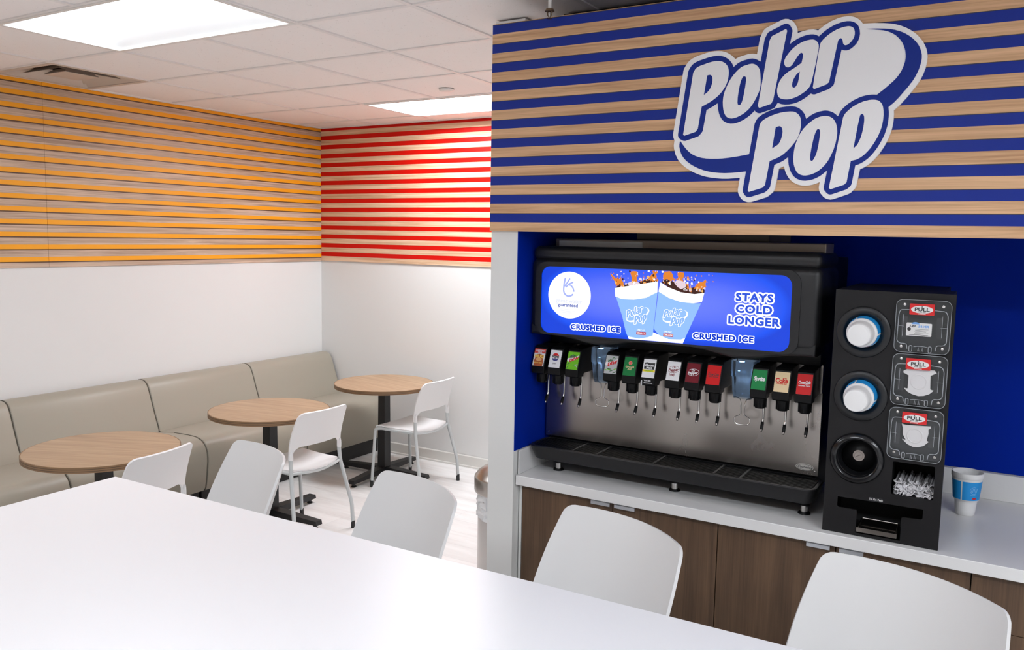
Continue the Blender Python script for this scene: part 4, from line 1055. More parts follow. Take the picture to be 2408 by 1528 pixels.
dR = [(-1.05 + rd.random() * .19, 1.682 + rd.random() * .03, .0008 + rd.random() * .002) for _ in range(34)]
cr_ = printed_cup(rr_, [(-1.0623, 1.6459), (-1.0757, 1.5125), (-1.0563, 1.4917), (-1.0188, 1.4791), (-.9734, 1.4814), (-.9579, 1.4883), (-.9066, 1.6127), (-.934, 1.6113), (-.979, 1.6131), (-1.0247, 1.6259)],
    [(-1.0776, 1.499), (-1.0881, 1.4680), (-.9661, 1.4680), (-.9579, 1.4883), (-.9734, 1.4820), (-1.0188, 1.4800), (-1.0563, 1.4925)], colaR, [sD, sE, sF], [fC], (-.9935, 1.5590), -4, (-1.0206, 1.4935), dR)
P(cr_, 'printed_cup', LP)

# drip tray with slatted grate, feet
TR = MB()
z0, z1 = .966, 1.020
a = rr(-1.566, -.506, 2.806, 2.953, .04, 5); c = rr(-1.580, -.492, 2.790, 2.953, .035, 5); ci = rr(-1.568, -.506, 2.803, 2.950, .028, 5)
n = len(a)
vs = [(x, y, z0) for x, y in a] + [(x, y, z1 - .004) for x, y in c] + [(x * .9996 - .0004 if False else x, y, z1) for x, y in rr(-1.577, -.495, 2.793, 2.952, .033, 5)] + [(x, y, z1) for x, y in ci] + [(x, y, z1 - .012) for x, y in ci]
fs = []
for k in range(4):
    for i in range(n):
        fs.append([k * n + i, k * n + (i + 1) % n, (k + 1) * n + (i + 1) % n, (k + 1) * n + i])
fs.append(list(range(n))[::-1]); fs.append([4 * n + i for i in range(n)])
TR.add(vs, fs, PB, True)
tray = P(TR, 'drip_tray')
g = MB()
for k in range(10):
    y = 2.813 + .0142 * k
    g.box(-1.564, -.510, y, y + .005, z1 - .010, z1 - .001, PBS)
GD = mat('grate divider', (34, 34, 36), 0.4)
for x in (-1.389, -1.289, -1.063, -.839, -.745):
    g.box(x - .004, x + .004, 2.806, 2.946, z1 - .009, z1 + .0002, GD)
P(g, 'grate', tray)
for x in (-1.487, -1.004, -.543):
    for y in (2.885, 3.33):
        l = MB()
        top = .968 if y < 3 else .950
        l.lathe([(0, CT), (.021, CT), (.021, CT + .003), (.017, CT + .007), (0, CT + .007)], PBS, 24, Matrix.Translation((x, y, 0)))
        l.lathe([(0, CT + .007), (.0125, CT + .007), (.0125, CT + .030), (0, CT + .030)], CHR, 24, Matrix.Translation((x, y, 0)))
        l.lathe([(0, CT + .030), (.017, CT + .030), (.018, top), (0, top)], PBS, 24, Matrix.Translation((x, y, 0)))
        P(l, 'foot')

# ---- dispensing valves
WHT = mat('label white', (222, 222, 224), 0.35); RDL = mat('label red', (200, 6, 10), 0.4, spec=.25); NAVY = mat('label navy', (24, 34, 110), 0.35)
GRN = mat('label lime', (104, 184, 20), 0.4, spec=.25); DGR = mat('label dark green', (28, 92, 40), 0.35); GGR = mat('label green', (6, 112, 54), 0.4, spec=.25)
BLKL = mat('label black', (26, 28, 26), 0.35); YLW = mat('label yellow', (236, 206, 40), 0.35); MAR = mat('label maroon', (108, 4, 24), 0.4, spec=.25)
CRM = mat('label cream', (216, 190, 146), 0.35); SLV = mat('label silver', (172, 174, 176), 0.35); BRN = mat('label brown', (176, 92, 44), 0.35)
GLD = mat('label gold', (244, 204, 96), 0.35); DRK = mat('label dark red', (120, 20, 34), 0.35); CRD = mat('label coral', (214, 74, 60), 0.35)
SPG = mat('label sprite green', (4, 124, 62), 0.4, spec=.25); INKR = mat('label ink brown', (70, 14, 14), 0.35)
VX = [-1.553, -1.482, -1.406, -1.2465, -1.1715, -1.097, -1.0045, -.9325, -.8585, -.701, -.626, -.553]
LW, LH = .024, .0325
def label(i, x):
    l = MB()
    bot, top = Vector((x, 2.8118, 1.331)), Vector((x, 2.8362, 1.3955))
    vdir = (top - bot).normalized(); ctr = (bot + top) / 2
    u = Vector((1, 0, 0)); w = u.cross(vdir)
    M = Matrix(((u.x, vdir.x, w.x, ctr.x), (u.y, vdir.y, w.y, ctr.y), (u.z, vdir.z, w.z, ctr.z), (0, 0, 0, 1)))
    bg = [WHT, WHT, GRN, SLV, GGR, WHT, WHT, MAR, RDL, SPG, CRM, RDL][i]
    H_ = (top - bot).length / 2
    l.poly([rr(-LW, LW, -H_, H_, .0015, 2)], bg, .0006, M, -.0004)
    def tx(body, v, size, m, u_=0.0, sh=0.0, rot=0.0, off=.0002, sx=1.0, lv=.0006):
        l.text(body, size, m, M @ Matrix.Translation((u_, v, lv)) @ Matrix.Rotation(math.radians(rot), 4, 'Z'), off, sh, .0002, sx)
    def pl(loop, m, lv=.0008):
        l.poly([loop], m, lv, M, .0006)
    rg = random.Random(i * 7 + 1)
    if i == 0:
        pl(rr(-LW, LW, .0165, H_, .001, 1), CRD)
        tx('CAFFEINE', .0265, .0085, WHT, lv=.0008, off=.0003); tx('FREE', .0195, .0085, WHT, lv=.0008, off=.0003)
        pl([(-.018, -H_), (-.020, -.014), (-.016, 0), (-.019, .006), (-.010, .012), (0, .014), (.010, .012), (.019, .006), (.016, 0), (.021, -.014), (.020, -H_)], BRN)
        pl(circ(0, -.008, .013, .007, 20), mat('label root beer', (232, 178, 120), .35), .0009)
        tx('MUG', .0035, .0165, GLD, lv=.0009, off=.0009, sx=1.1)
        tx('ROOT BEER', -.022, .0065, GLD, lv=.0009)
    elif i == 1:
        pl([(.0145 * math.cos(math.radians(a)), .010 + .0125 * math.sin(math.radians(a))) for a in range(8, 173, 8)] + [(-.008, .0135), (0, .012), (.008, .0135)], RDL)
        pl([(.0145 * math.cos(math.radians(a)), .004 + .0125 * math.sin(math.radians(a))) for a in range(188, 353, 8)] + [(.008, .0012), (0, .0026), (-.008, .0012)], NAVY)
        tx('PEPSI', .0075, .0125, BLKL, off=.0006, sx=1.05)
        tx('DIET', -.0185, .0075, BLKL)
    elif i in (2, 3):
        bgc = GRN if i == 2 else SLV
        for k in range(9):
            cx, cz = rg.uniform(-.02, .02), rg.choice([-1, 1]) * rg.uniform(.012, .029)
            a = rg.uniform(-.6, .9)
            ln, wd = rg.uniform(.007, .013), rg.uniform(.0015, .003)
            pts = [(cx - ln * math.cos(a), cz - ln * math.sin(a)), (cx - wd * math.sin(a), cz + wd * math.cos(a)), (cx + ln * math.cos(a), cz + ln * math.sin(a)), (cx + wd * math.sin(a) * .6, cz - wd * math.cos(a) * .6)]
            pts = [(max(-.0235, min(.0235, p)), max(-.033, min(.033, q_))) for p, q_ in pts]
            pl(pts, DGR if k % 3 else (SLV if i == 2 else GRN), .0008)
        pl([(-.0235, -.002), (-.016, -.006), (.014, .007), (.0235, .018), (.0225, .023), (.010, .016), (-.010, .012), (-.0235, .007)], WHT, .0009)
        tx('Mtn', .0145, .0125, DGR, -.006, .3, 14, .0006, lv=.0009)
        tx('DEW', .0045, .0155, RDL, .002, .35, 20, .0009, 1.05, lv=.0009)
    elif i == 4:
        pl(circ(0, .0135, .008, .0078, 6), CRM); pl(circ(0, .0135, .0065, .0062, 18), CRD, .0009)
        tx('Canada Dry', .0135, .0028, WHT, lv=.0009)
        tx('GINGER', -.002, .0095, CRM); tx('ALE', -.010, .0095, CRM)
    elif i == 5:
        pl([(-.0195, -.003), (-.0195, .020), (-.010, .0225), (.002, .020), (.020, .0215), (.020, -.003)], BLKL)
        tx('Minute', .0115, .0115, WHT, off=.0004, lv=.0008); tx('Maid', .0025, .0115, WHT, off=.0004, lv=.0008)
        pl(rr(-.0235, .0235, -.013, -.005, .0004, 1), YLW)
        tx('LEMONADE', -.009, .0062, GRN, lv=.0008)
    elif i in (6, 7):
        c_ = DRK if i == 6 else WHT
        dv = .006 if i == 6 else .002
        el = [(.0205 * math.cos(math.radians(a)), dv + .0125 * math.sin(math.radians(a))) for a in range(-60, 170, 10)]
        for p_, q_ in (((-40, 150)), ((200, 330))):
            arcp = [(.0205 * math.cos(math.radians(a)) + .001, dv + .0125 * math.sin(math.radians(a + 6))) for a in range(p_, q_, 8)]
            stroke(l, arcp, .0006, c_, M, .0006)
        tx('Dr', dv + .007, .0115, c_, 0, .15, 6, .0004)
        tx('Pepper', dv - .0025, .0145, c_, -.001, .15, 8, .0006, .86)
        if i == 6:
            tx('diet', -.014, .010, DRK, -.004, .2, 0, .0003)
            stroke(l, arc(-.004, -.014, .0095, -40, 200), .0005, DRK, M, .0006)
    elif i == 8:
        tx('Coca-Cola', .002, .0125, INKR, -.001, .3, 0, .0004, .70); tx('ZERO SUGAR', -.0065, .0058, INKR)
    elif i == 9:
        tx('Sprite', .003, .0195, WHT, 0, .22, 0, .0009, .80)
    elif i == 10:
        tx('Coke', .004, .0215, RDL, -.001, 0, 0, .0009, .84); tx('CAFFEINE FREE', -.0065, .005, RDL)
        tx('Diet', .0125, .0055, RDL, .010)
    elif i == 11:
        tx('Coca-Cola', .006, .0135, WHT, -.001, .3, 4, .0005, .66)
        stroke(l, [(-.016, .001), (-.004, .002), (.006, .0005), (.016, .003)], .0006, WHT, M, .0006)
        tx('ORIGINAL TASTE', -.0055, .0050, WHT)
    return l
vprof = [(2.949, 1.312), (2.868, 1.312), (2.862, 1.300), (2.818, 1.300), (2.8125, 1.304), (2.8135, 1.330), (2.8205, 1.352), (2.8295, 1.376), (2.8395, 1.400), (2.850, 1.408), (2.949, 1.412)]
for i, x in enumerate(VX):
    v = MB().prism(vprof, x - .0275, x + .0275, PBS, axis='x', bev=.0025, seg=2)
    vo = P(v, 'valve')
    P(label(i, x), 'flavour_label', vo)
    nz = MB().lathe([(0, 1.302), (.0225, 1.302), (.0225, 1.292), (.0205, 1.280), (.0165, 1.262), (.0145, 1.262), (.0165, 1.290), (0, 1.290)], PBS, 24, Matrix.Translation((x, 2.852, 0)))
    for k in range(12):
        a = 2 * math.pi * k / 12
        nz.box(-.001, .001, .0185, .0222, 1.266, 1.292, PBS, M=Matrix.Translation((x, 2.852, 0)) @ Matrix.Rotation(a, 4, 'Z'))
    P(nz, 'nozzle', vo)
    lv = MB()
    lv.tube(fillet([(x + .001, 2.925, 1.318), (x + .001, 2.905, 1.296), (x + .001, 2.902, 1.212), (x + .001, 2.880, 1.174)], .01, 4), .0037, CHR, 10)
    lv.box(-.0052, .0052, -.004, .0045, -.014, .014, PBS, .0015, 2, M=Matrix.Translation((x + .001, 2.890, 1.192)) @ Matrix.Rotation(math.radians(-30), 4, 'X'))
    P(lv, 'lever', vo)
    if i == 5:
        w_ = MB()
        Mw = front(2.8125, x, 1.3155)
        w_.text('WATER', .0078, WHT, Mw @ Matrix.Translation((-.001, .0045, 0)), .0002)
        w_.text('PUSH DOWN', .0055, WHT, Mw @ Matrix.Translation((.002, -.0045, 0)), .0001)
        w_.box(-.026, -.023, 2.806, 2.812, 1.300, 1.320, WHT, .0008, 1, M=Matrix.Translation((x + .003, 0, 0)))
        P(w_, 'water_lever', vo)

# ---- ice chutes: clear shells lit blue from above, wire push levers
ICE = mat('clear blue tinted chute', (224, 238, 252), 0.06, trans=0.98)
ICE.node_tree.nodes['Principled BSDF'].inputs['IOR'].default_value = 1.14
LED = mat('chute led', (150, 205, 255), 0.4, emit=9.0)
for cx in (-1.303, -.767):
    c = MB()
    secs = [(1.418, .040, 2.842, 2.942), (1.365, .040, 2.842, 2.942), (1.36, .037, 2.846, 2.938), (1.31, .035, 2.850, 2.936), (1.284, .031, 2.856, 2.930)]
    for inn in (0, .0022):
        vs, fs = [], []
        for z, hw_, ya, yb_ in secs:
            lp = rr(cx - hw_ + inn, cx + hw_ - inn, ya + inn, yb_ - inn, .016, 4)
            vs += [(x, y, z) for x, y in lp]
        n = len(lp)
        for k in range(len(secs) - 1):
            for j in range(n):
                f_ = [k * n + j, k * n + (j + 1) % n, (k + 1) * n + (j + 1) % n, (k + 1) * n + j]
                fs.append(f_ if inn == 0 else f_[::-1])
        c.add(vs, fs, ICE, True)
    for z, e in ((1.372, .0015), (1.300, .001)):
        c.box(cx - .038, cx + .038, 2.846, 2.8475, z, z + .002, ICE)
    for s in (-1, 1):
        c.box(cx + s * .041 - .0015, cx + s * .041 + .0015, 2.858, 2.93, 1.36, 1.41, ICE)
    co = P(c, 'ice_chute')
    P(MB().poly([circ(0, 0, .0085, n=20)], LED, .001, Matrix.Translation((cx - .005, 2.868, 1.414)) @ Matrix.Rotation(math.pi, 4, 'X')).poly([circ(0, 0, .003, n=12)], LED, .001, Matrix.Translation((cx - .02, 2.90, 1.380))), 'chute_light', co)
    w_ = MB()
    pts = [(cx + .036, 2.935, 1.302), (cx + .034, 2.905, 1.290), (cx + .012, 2.885, 1.284), (cx + .007, 2.882, 1.262), (cx + .005, 2.880, 1.225), (cx + .014, 2.879, 1.219), (cx + .027, 2.878, 1.214), (cx + .027, 2.877, 1.198), (cx + .018, 2.876, 1.190), (cx - .018, 2.876, 1.190), (cx - .027, 2.877, 1.198), (cx - .027, 2.878, 1.214), (cx - .014, 2.879, 1.219), (cx - .005, 2.880, 1.225), (cx - .007, 2.882, 1.262), (cx - .012, 2.885, 1.284), (cx - .034, 2.905, 1.290), (cx - .036, 2.935, 1.302)]
    w_.tube(fillet(pts, .006, 3), .0019, CHR, 8)
    P(w_, 'lever', co)

# ------------------------------------------------------------------ cup and lid dispenser tower
TX0, TX1, TY, TZ0, TZ1 = -.4595, -.126, 2.750, CT + .001, 1.685
TB_ = mat('satin black sheet', (17, 16, 18), 0.5, spec=.35)
TIN = mat('tower interior black', (10, 10, 11), 0.8)
D = thing('cup_dispenser', 'tall black dispenser tower for cups, lids and straws beside the drinks machine', 'dispenser', ((TX0 + TX1) / 2, TY, TZ0))
def Q(mb_, name, parent=None):
    return mb_.build(name, D if parent is None else parent, world=True)
RC = [(-.372, 1.557), (-.3695, 1.358), (-.3685, 1.160)]
c = MB()
holes = [circ(x, z, .056 if k < 2 else .058, n=40)[::-1] for k, (x, z) in enumerate(RC)]
holes.append(rr(-.2655, -.1485, 1.062, 1.166, .004, 2)[::-1])
holes.append([(-.418, 1.028), (-.418, .998), (-.414, .994), (-.361, .994), (-.359, .990), (-.359, .920), (-.231, .920), (-.231, .992), (-.228, .995), (-.176, .998), (-.173, 1.002), (-.173, 1.030)][::1])
c.poly([[(TX0, TZ0), (TX1, TZ0), (TX1, TZ1), (TX0, TZ1)]] + holes, TB_, .0, front(TY), -.004)
TXB = TX1 - .042
c.box(TX0, TX0 + .004, TY + .004, 3.25, TZ0, TZ1, TB_).box(TX1 - .012, TX1 - .009, TY + .004, 2.94, TZ0, TZ1, TB_).box(TX1 - .009, TX1, TY + .004, TY + .022, TZ0, TZ1, TB_)
c.box(TXB - .004, TXB, 2.94, 3.25, TZ0, TZ1, TB_).box(TXB, TX1 - .012, 2.936, 2.94, TZ0, TZ1, TB_)
for za, zb_ in ((TZ1 - .004, TZ1), (TZ0, TZ0 + .004)):
    c.box(TX0 + .004, TX1 - .012, TY + .004, 2.936, za, zb_, TB_).box(TX0 + .004, TXB - .004, 2.936, 3.246, za, zb_, TB_)
c.box(TX0 + .004, TXB - .004, 3.246, 3.25, TZ0 + .004, TZ1 - .004, TIN)
Q(c, 'cabinet')
# interior shelves / boxes behind the openings
i_ = MB()
i_.box(-.275, -.139, 2.93, 2.934, 1.05, 1.172, TIN).box(-.275, -.139, TY + .004, 2.93, 1.0575, 1.0615, TB_).box(-.275, -.271, TY + .004, 2.93, 1.0615, 1.172, TIN).box(-.143, -.139, TY + .004, 2.93, 1.0615, 1.172, TIN)
Q(i_, 'straw_bin')
i_ = MB().box(-.43, -.16, 2.90, 2.904, .916, 1.035, TIN).box(-.43, -.16, TY + .004, 2.90, 1.031, 1.035, TIN)
Q(i_, 'pack_slot')
# gaskets
RUB = mat('black rubber gasket', (20, 21, 24), 0.38)
GLB = mat('glossy black ring', (16, 17, 20), 0.16)
for k, (x, z) in enumerate(RC):
    M = front(TY, x, z)
    g = MB()
    if k < 2:
        g.lathe([(.079, 0), (.079, .004), (.076, .007), (.060, .009), (.056, .007), (.050, .000), (.0485, -.006), (.050, -.006), (.055, 0)], RUB, 56, M, close=True)
        gg_ = Q(g, 'cup_gasket')
        tb = MB().box(-.010, .010, -.003, .003, .004, .010, GLB, .001, 1, M=M @ Matrix.Rotation(math.radians(-42), 4, 'Z') @ Matrix.Translation((0, .062, 0)))
        Q(tb, 'release_tab', gg_)
        MBt = MB().lathe([(.055, -.004), (.055, -.40), (.057, -.40), (.057, -.004)], TIN, 40, M, close=True)
        Q(MBt, 'cup_tube', gg_)
    else:
        g.lathe([(.080, 0), (.080, .006), (.074, .014), (.064, .016), (.058, .012), (.055, .0), (.050, -.03), (.052, -.03), (.057, 0)], GLB, 56, M, close=True)
        g.lathe([(0, -.052), (.053, -.052), (.053, -.050), (.047, -.046), (.030, -.044), (.018, -.036), (0, -.036)], PBS, 48, M)
        gg_ = Q(g, 'cup_gasket')
        s_m = MB().lathe([(0, -.0358), (.0175, -.0358), (.0172, -.0346), (0, -.0342)], mat('sticker greige', (176, 164, 156), .5), 32, M)
        Mt = M @ Matrix.Translation((0, 0, -.0342))
        GR_ = mat('sticker print', (120, 110, 104), .5)
        s_m.poly([circ(0, 0, .0125, n=28), circ(0, 0, .0118, n=28)[::-1]], GR_, .0004, Mt)
        s_m.poly([[(-.009, -.0035), (.006, .0045), (.009, .0035), (-.006, -.0045)]], GR_, .0004, Mt)
        Q(s_m, 'round_sticker', gg_)
        MBt = MB().lathe([(.0575, -.004), (.0575, -.06), (.059, -.06), (.059, -.004)], TIN, 40, M, close=True)
        Q(MBt, 'cup_tube', gg_)

# lid dispensers: clear doors on the front
CLR = mat('clear acrylic', (236, 240, 242), 0.06, trans=0.97)
CLR.node_tree.nodes['Principled BSDF'].inputs['IOR'].default_value = 1.3
CLW = mat('moulded acrylic edge', (206, 210, 214), 0.2, trans=0.45)  # milky tone imitates bright refraction along the moulded edges
REDT = mat('red pull tag', (214, 30, 32), 0.4); WT2 = mat('tag white', (228, 226, 224), 0.4); INK2 = mat('tag ink', (46, 44, 44), 0.5)
LBL = mat('sticker light blue', (120, 168, 226), 0.4)
LZ = [(1.505, 1.667), (1.344, 1.503), (1.178, 1.339)]
for k, (z0, z1) in enumerate(LZ):
    x0, x1 = -.284, -.134
    cx, cz = (x0 + x1) / 2, (z0 + z1) / 2
    Mf = front(TY, cx, cz)
    hw_, hh = (x1 - x0) / 2, (z1 - z0) / 2 - .001
    d_ = MB()
    d_.poly([rr(-hw_, hw_, -hh, hh, .018, 6)], CLR, .0035, Mf, .0008)
    d_.poly([rr(-hw_, hw_, -hh, hh, .018, 6), rr(-hw_ + .0022, hw_ - .0022, -hh + .0022, hh - .0022, .016, 6)[::-1]], CLR, .014, Mf, .0035)
    lo = Q(d_, 'lid_door')
    e = MB()
    w0 = .0145
    def T3(pts):
        return [Mf @ Vector((p[0], p[1], w0 if len(p) < 3 else p[2])) for p in pts]
    e.tube(T3(fillet([Vector((-.030, hh - .030, w0)), Vector((-.062, hh - .032, w0)), Vector((-.066, hh - .045, w0)), Vector((-.067, -hh + .035, w0)), Vector((-.060, -hh + .027, w0)), Vector((-.040, -hh + .027, w0)), Vector((-.038, -hh + .012, w0))], .008, 4)), .0012, CLW, 8)
    e.tube(T3(fillet([Vector((.030, hh - .030, w0)), Vector((.060, hh - .032, w0)), Vector((.066, hh - .045, w0)), Vector((.066, -hh + .035, w0)), Vector((.058, -hh + .027, w0)), Vector((.040, -hh + .027, w0)), Vector((.038, -hh + .010, w0))], .008, 4)), .0012, CLW, 8)
    lp = [(p[0], p[1]) for p in rr(-hw_ + .001, hw_ - .001, -hh + .001, hh - .001, .018, 6)]
    e.tube(T3([(u, v, .0142) for u, v in lp]), .0008, CLW, 6, closed=True)
    for u in (-.0285, .0235):
        e.tube(T3([(p[0], p[1]) for p in rr(u - .004, u + .004, -hh + .004, -hh + .022, .0035, 3)]), .0011, CLW, 6, closed=True)
    for u in (-.007, .0035):
        e.tube(T3([(u - .002, -hh + .006), (u, -hh + .018), (u + .002, -hh + .006)]), .001, CLW, 6)
    e.tube(T3([(-.020, -hh + .019), (-.010, -hh + .021), (.008, -hh + .021), (.018, -hh + .019)]), .0009, CLW, 6)
    for u, v in ((-.067, 0), (.066, 0)):
        s = 1 if u < 0 else -1
        e.tube(T3([(u, v), (u + s * .018, v - .001)]), .0006, CLW, 6)
        e.tube(T3([(u + s * .014, v + .034), (u + s * .014, v - .030)]), .0007, CLW, 6)
    Q(e, 'moulded_ribs', lo)
    for u, v in ((-.052, hh - .016), (.052, hh - .018), (-.055, -hh + .017), (.056, -hh + .017)):
        sc_ = MB().lathe([(0, .004), (.0045, .004), (.0040, .006), (0, .0072)], CHR, 14, Mf @ Matrix.Translation((u, v, 0)))
        Q(sc_, 'screw', lo)
    tg = MB()
    Mt = Mf @ Matrix.Translation((-.004, hh - .0285, .0165))
    tg.poly([rr(-.0335, .0335, -.0165, .0165, .002, 2)], REDT, .0010, Mt, -.0010)
    tg.poly([circ(0, -.0005, .0295, .0112, 36)], WT2, .0014, Mt, .0010)
    tg.text('PULL', .0145, INK2, Mt @ Matrix.Translation((0, -.0005, .0014)), .0004, sx=1.28)
    tg.text('FOR LID', .0048, INK2, Mt @ Matrix.Translation((0, -.0078, .0014)), .0001, sx=1.2)
    tg.poly([[(-.0024, .0065), (.0024, .0065), (0, .0100)]], INK2, .0017, Mt, .0014)
    tg.poly([[(-.0105, -.0146), (.0105, -.0146), (.0105, -.0132), (-.0105, -.0132)]], WT2, .0013, Mt, .0010)
    Q(tg, 'pull_tag', lo)
    br = MB()
    for u in (-.050, .044):
        br.poly([rr(u - .008, u + .008, -.036, .028, .002, 2)], mat('lid holder dark clear', (64, 64, 66), .3), .0012, Mf, .0009)
    Q(br, 'lid_holder', lo)
    if k == 0:
        st_ = MB()
        Ms = Mf @ Matrix.Translation((-.010, -.009, .0036))
        st_.poly([rr(-.0345, .0345, -.0205, .0185, .003, 3)], WT2, .0006, Ms)
        st_.poly([[(-.010 + .011 * math.cos(math.radians(a)), .0145 + .0065 * math.sin(math.radians(a))) for a in range(0, 181, 15)]], LBL, .0009, Ms, .0006)
        st_.text('LID', .0090, INK2, Ms @ Matrix.Translation((-.0185, .0085, .0006)), .0004, .3, sx=1.15)
        st_.text('SAVER', .0090, LBL, Ms @ Matrix.Translation((.0115, .0082, .0006)), .0004, .3, sx=1.15)
        st_.poly([circ(-.0265, -.0005, .0052, n=20)], INK2, .0009, Ms, .0006)
        for q_ in range(5):
            st_.poly([[(-.012 + .002 * (q_ % 2), .0005 - .0032 * q_), (.026 - .003 * (q_ % 3), .0005 - .0032 * q_), (.026 - .003 * (q_ % 3), -.0003 - .0032 * q_), (-.012 + .002 * (q_ % 2), -.0003 - .0032 * q_)]], INK2, .0008, Ms, .0006)
        st_.poly([[(-.026, -.0165), (.026, -.0165), (.026, -.0178), (-.026, -.0178)]], INK2, .0008, Ms, .0006)
        Q(st_, 'information_sticker', lo)
# to-go pack slot: small caption and bent steel lip
s_m = MB()
M = front(TY, -.306, 1.0365)
s_m.poly([rr(-.019, .019, -.006, .006, .001, 1)], mat('caption strip', (40, 40, 44), .4), .0006, M)
s_m.text('To Go Pack', .0082, WT2, M @ Matrix.Translation((0, 0, .0006)), .0002)
Q(s_m, 'slot_caption')
l_ = MB()
l_.prism([(TY + .012, .938), (TY - .006, .926), (TY - .012, .9285), (TY - .0125, .9425), (TY - .0105, .9425), (TY - .0095, .931), (TY - .006, .929), (TY + .085, .944), (TY + .085, .940)], -.356, -.240, SS, axis='x')
l_.tube([Vector((-.350, TY - .008, .944)), Vector((-.346, TY + .045, .958)), Vector((-.244, TY + .045, .958)), Vector((-.242, TY - .008, .944))], .0016, SS, 8)
Q(l_, 'pack_shelf')

# ------------------------------------------------------------------ cups
FOAM = mat('white foam', (236, 235, 234), 0.55)
CUPB = mat('cup print blue', (30, 152, 226), 0.5)
CUPM = mat('cup print pale', (170, 212, 244), 0.5); CUPR = mat('cup print red', (206, 36, 52), 0.5)
def rad(z):
    if z < .056: return .0335 + (.0385 - .0335) * z / .056
    if z < .062: return .0385 + (.0445 - .0385) * (z - .056) / .006
    return .0445 + (.0535 - .0445) * (z - .062) / (.165 - .062)
def make_cup(label, cat='cup'):
    t = thing('foam_cup', label, cat, (0, 0, 0), 0, 'white and blue foam cups')
    prof = [(0, .0), (.028, 0), (.0315, 0), (.0335, .002)] + [(rad(z), z) for z in (.02, .05, .056, .0585, .062, .08, .11, .144)] + [(.0530, .145), (.0545, .148), (.0552, .164), (.0545, .166), (.0515, .166)] + [(rad(z) - .003, z) for z in (.15, .11, .08, .064)] + [(.0360, .056), (.0305, .004), (0, .004)]
    b = MB().lathe(prof, FOAM, 56)
    b.lathe([(0, -.0003), (.026, -.0003), (.0275, .0001)], FOAM, 40)
    b.build('body', t)
    pr = MB()
    def patch(a0, a1, z0, z1, m, e=.0004, n=18):
        vs, fs = [], []
        zz = [z0 + (z1 - z0) * i / 4 for i in range(5)]
        for z in zz:
            for k in range(n + 1):
                a = math.radians(a0 + (a1 - a0) * k / n)
                r = rad(z) + e
                vs.append((r * math.cos(a), r * math.sin(a), z))
        for i in range(4):
            for k in range(n):
                fs.append([i * (n + 1) + k, i * (n + 1) + k + 1, (i + 1) * (n + 1) + k + 1, (i + 1) * (n + 1) + k])
        pr.add(vs, fs, m, True)
    for a0, a1 in ((-93, 22), (28, 142), (148, 261)):
        patch(a0, a1, .064, .136, CUPB)
    def ring_stroke(pts, m, w=.9):
        vs = []
        P_ = []
        for a, z in pts:
            a = math.radians(a)
            P_.append(((rad(z) + .0006) * math.cos(a), (rad(z) + .0006) * math.sin(a), z))
        pr.tube(P_, .0005 * w, m, 6)
    # small script mark and red tag on the front panel
    ac = -45
    ring_stroke([(ac - 17 + 17 * math.cos(t_ * math.pi / 8) * 1.0 + 17, .104 + .013 * math.sin(t_ * math.pi / 8)) for t_ in range(3, 15)], CUPM)
    for q_ in range(5):
        ring_stroke([(ac - 12 + 6 * q_, .098), (ac - 10 + 6 * q_, .112)], CUPM, 1.3)
    ring_stroke([(ac - 16, .088), (ac - 4, .085), (ac + 10, .088)], CUPM)
    patch(ac - 4, ac + 14, .069, .076, CUPR, .0007, 6)
    pr.build('printed_band', t, fix=False)
    return t
cup = make_cup('white foam cup with blue printed panels standing on the worktop by the backsplash')
cup.scale = (.9, .9, .9); cup.location = (-.073, 3.195, CT + .0004); cup.rotation_euler = (0, 0, math.radians(-12))
for k, (lab, ang) in enumerate((('foam cup base poking out of the upper ring of the cup dispenser', 100), ('foam cup base poking out of the middle ring of the cup dispenser', 108))):
    r_ = dup(cup, (0, 0, 0), 0, lab); r_.scale = (1, 1, 1)
    x, z = RC[k]
    tilt = Matrix.Rotation(math.radians(1.0), 4, 'X')
    r_.matrix_world = Matrix.Translation((x, TY - .103, z)) @ tilt @ Matrix.Rotation(math.radians(-90), 4, 'X') @ Matrix.Rotation(math.radians(ang), 4, 'Z')

# ------------------------------------------------------------------ lids behind the two lower doors
LIDM = mat('translucent white lid', (214, 212, 212), 0.4)
lid2 = [(-0.0433, 0.0257), (-0.0312, 0.0337), (0.0406, 0.034), (0.0459, 0.0263), (0.0304, 0.0176), (0.032, -0.0233), (0.0411, -0.0267), (0.0305, -0.0379), (0.0161, -0.0445), (0.0014, -0.0468), (-0.0164, -0.0426), (-0.0293, -0.0362), (-0.0391, -0.0261), (-0.0289, -0.0272), (-0.0284, 0.0132), (-0.0429, 0.0202)]
lid3 = [(-0.0383, 0.0293), (-0.028, 0.0267), (0.0407, 0.0302), (0.0411, 0.0241), (0.0349, 0.02), (0.0362, 0.0072), (0.0321, -0.0141), (0.0373, -0.0179), (0.0258, -0.0308), (0.0112, -0.0369), (-0.0038, -0.038), (-0.0193, -0.0317), (-0.0344, -0.018), (-0.0241, -0.0199), (-0.0333, -0.0024), (-0.0345, 0.0173)]
for lab, lp, k in (('large white plastic lid behind the middle clear door of the dispenser', lid2, 1), ('smaller white plastic lid behind the lowest clear door of the dispenser', lid3, 2)):
    z0, z1 = LZ[k]
    cz = (z0 + z1) / 2
    m = MB()
    Ml = front(0)
    m.poly([lp], LIDM, .0072, Ml, .0015)
    m.lathe([(.019, .0072), (.020, .0082), (.022, .0082), (.023, .0072)], LIDM, 32, Ml @ Matrix.Translation((0, -.004, 0)), close=True)
    o = m.build('plastic_disc_lid')
    o.location = (-.209, TY - .0022, cz)
    tag(o, lab, 'lid', 'white lids in the dispenser')

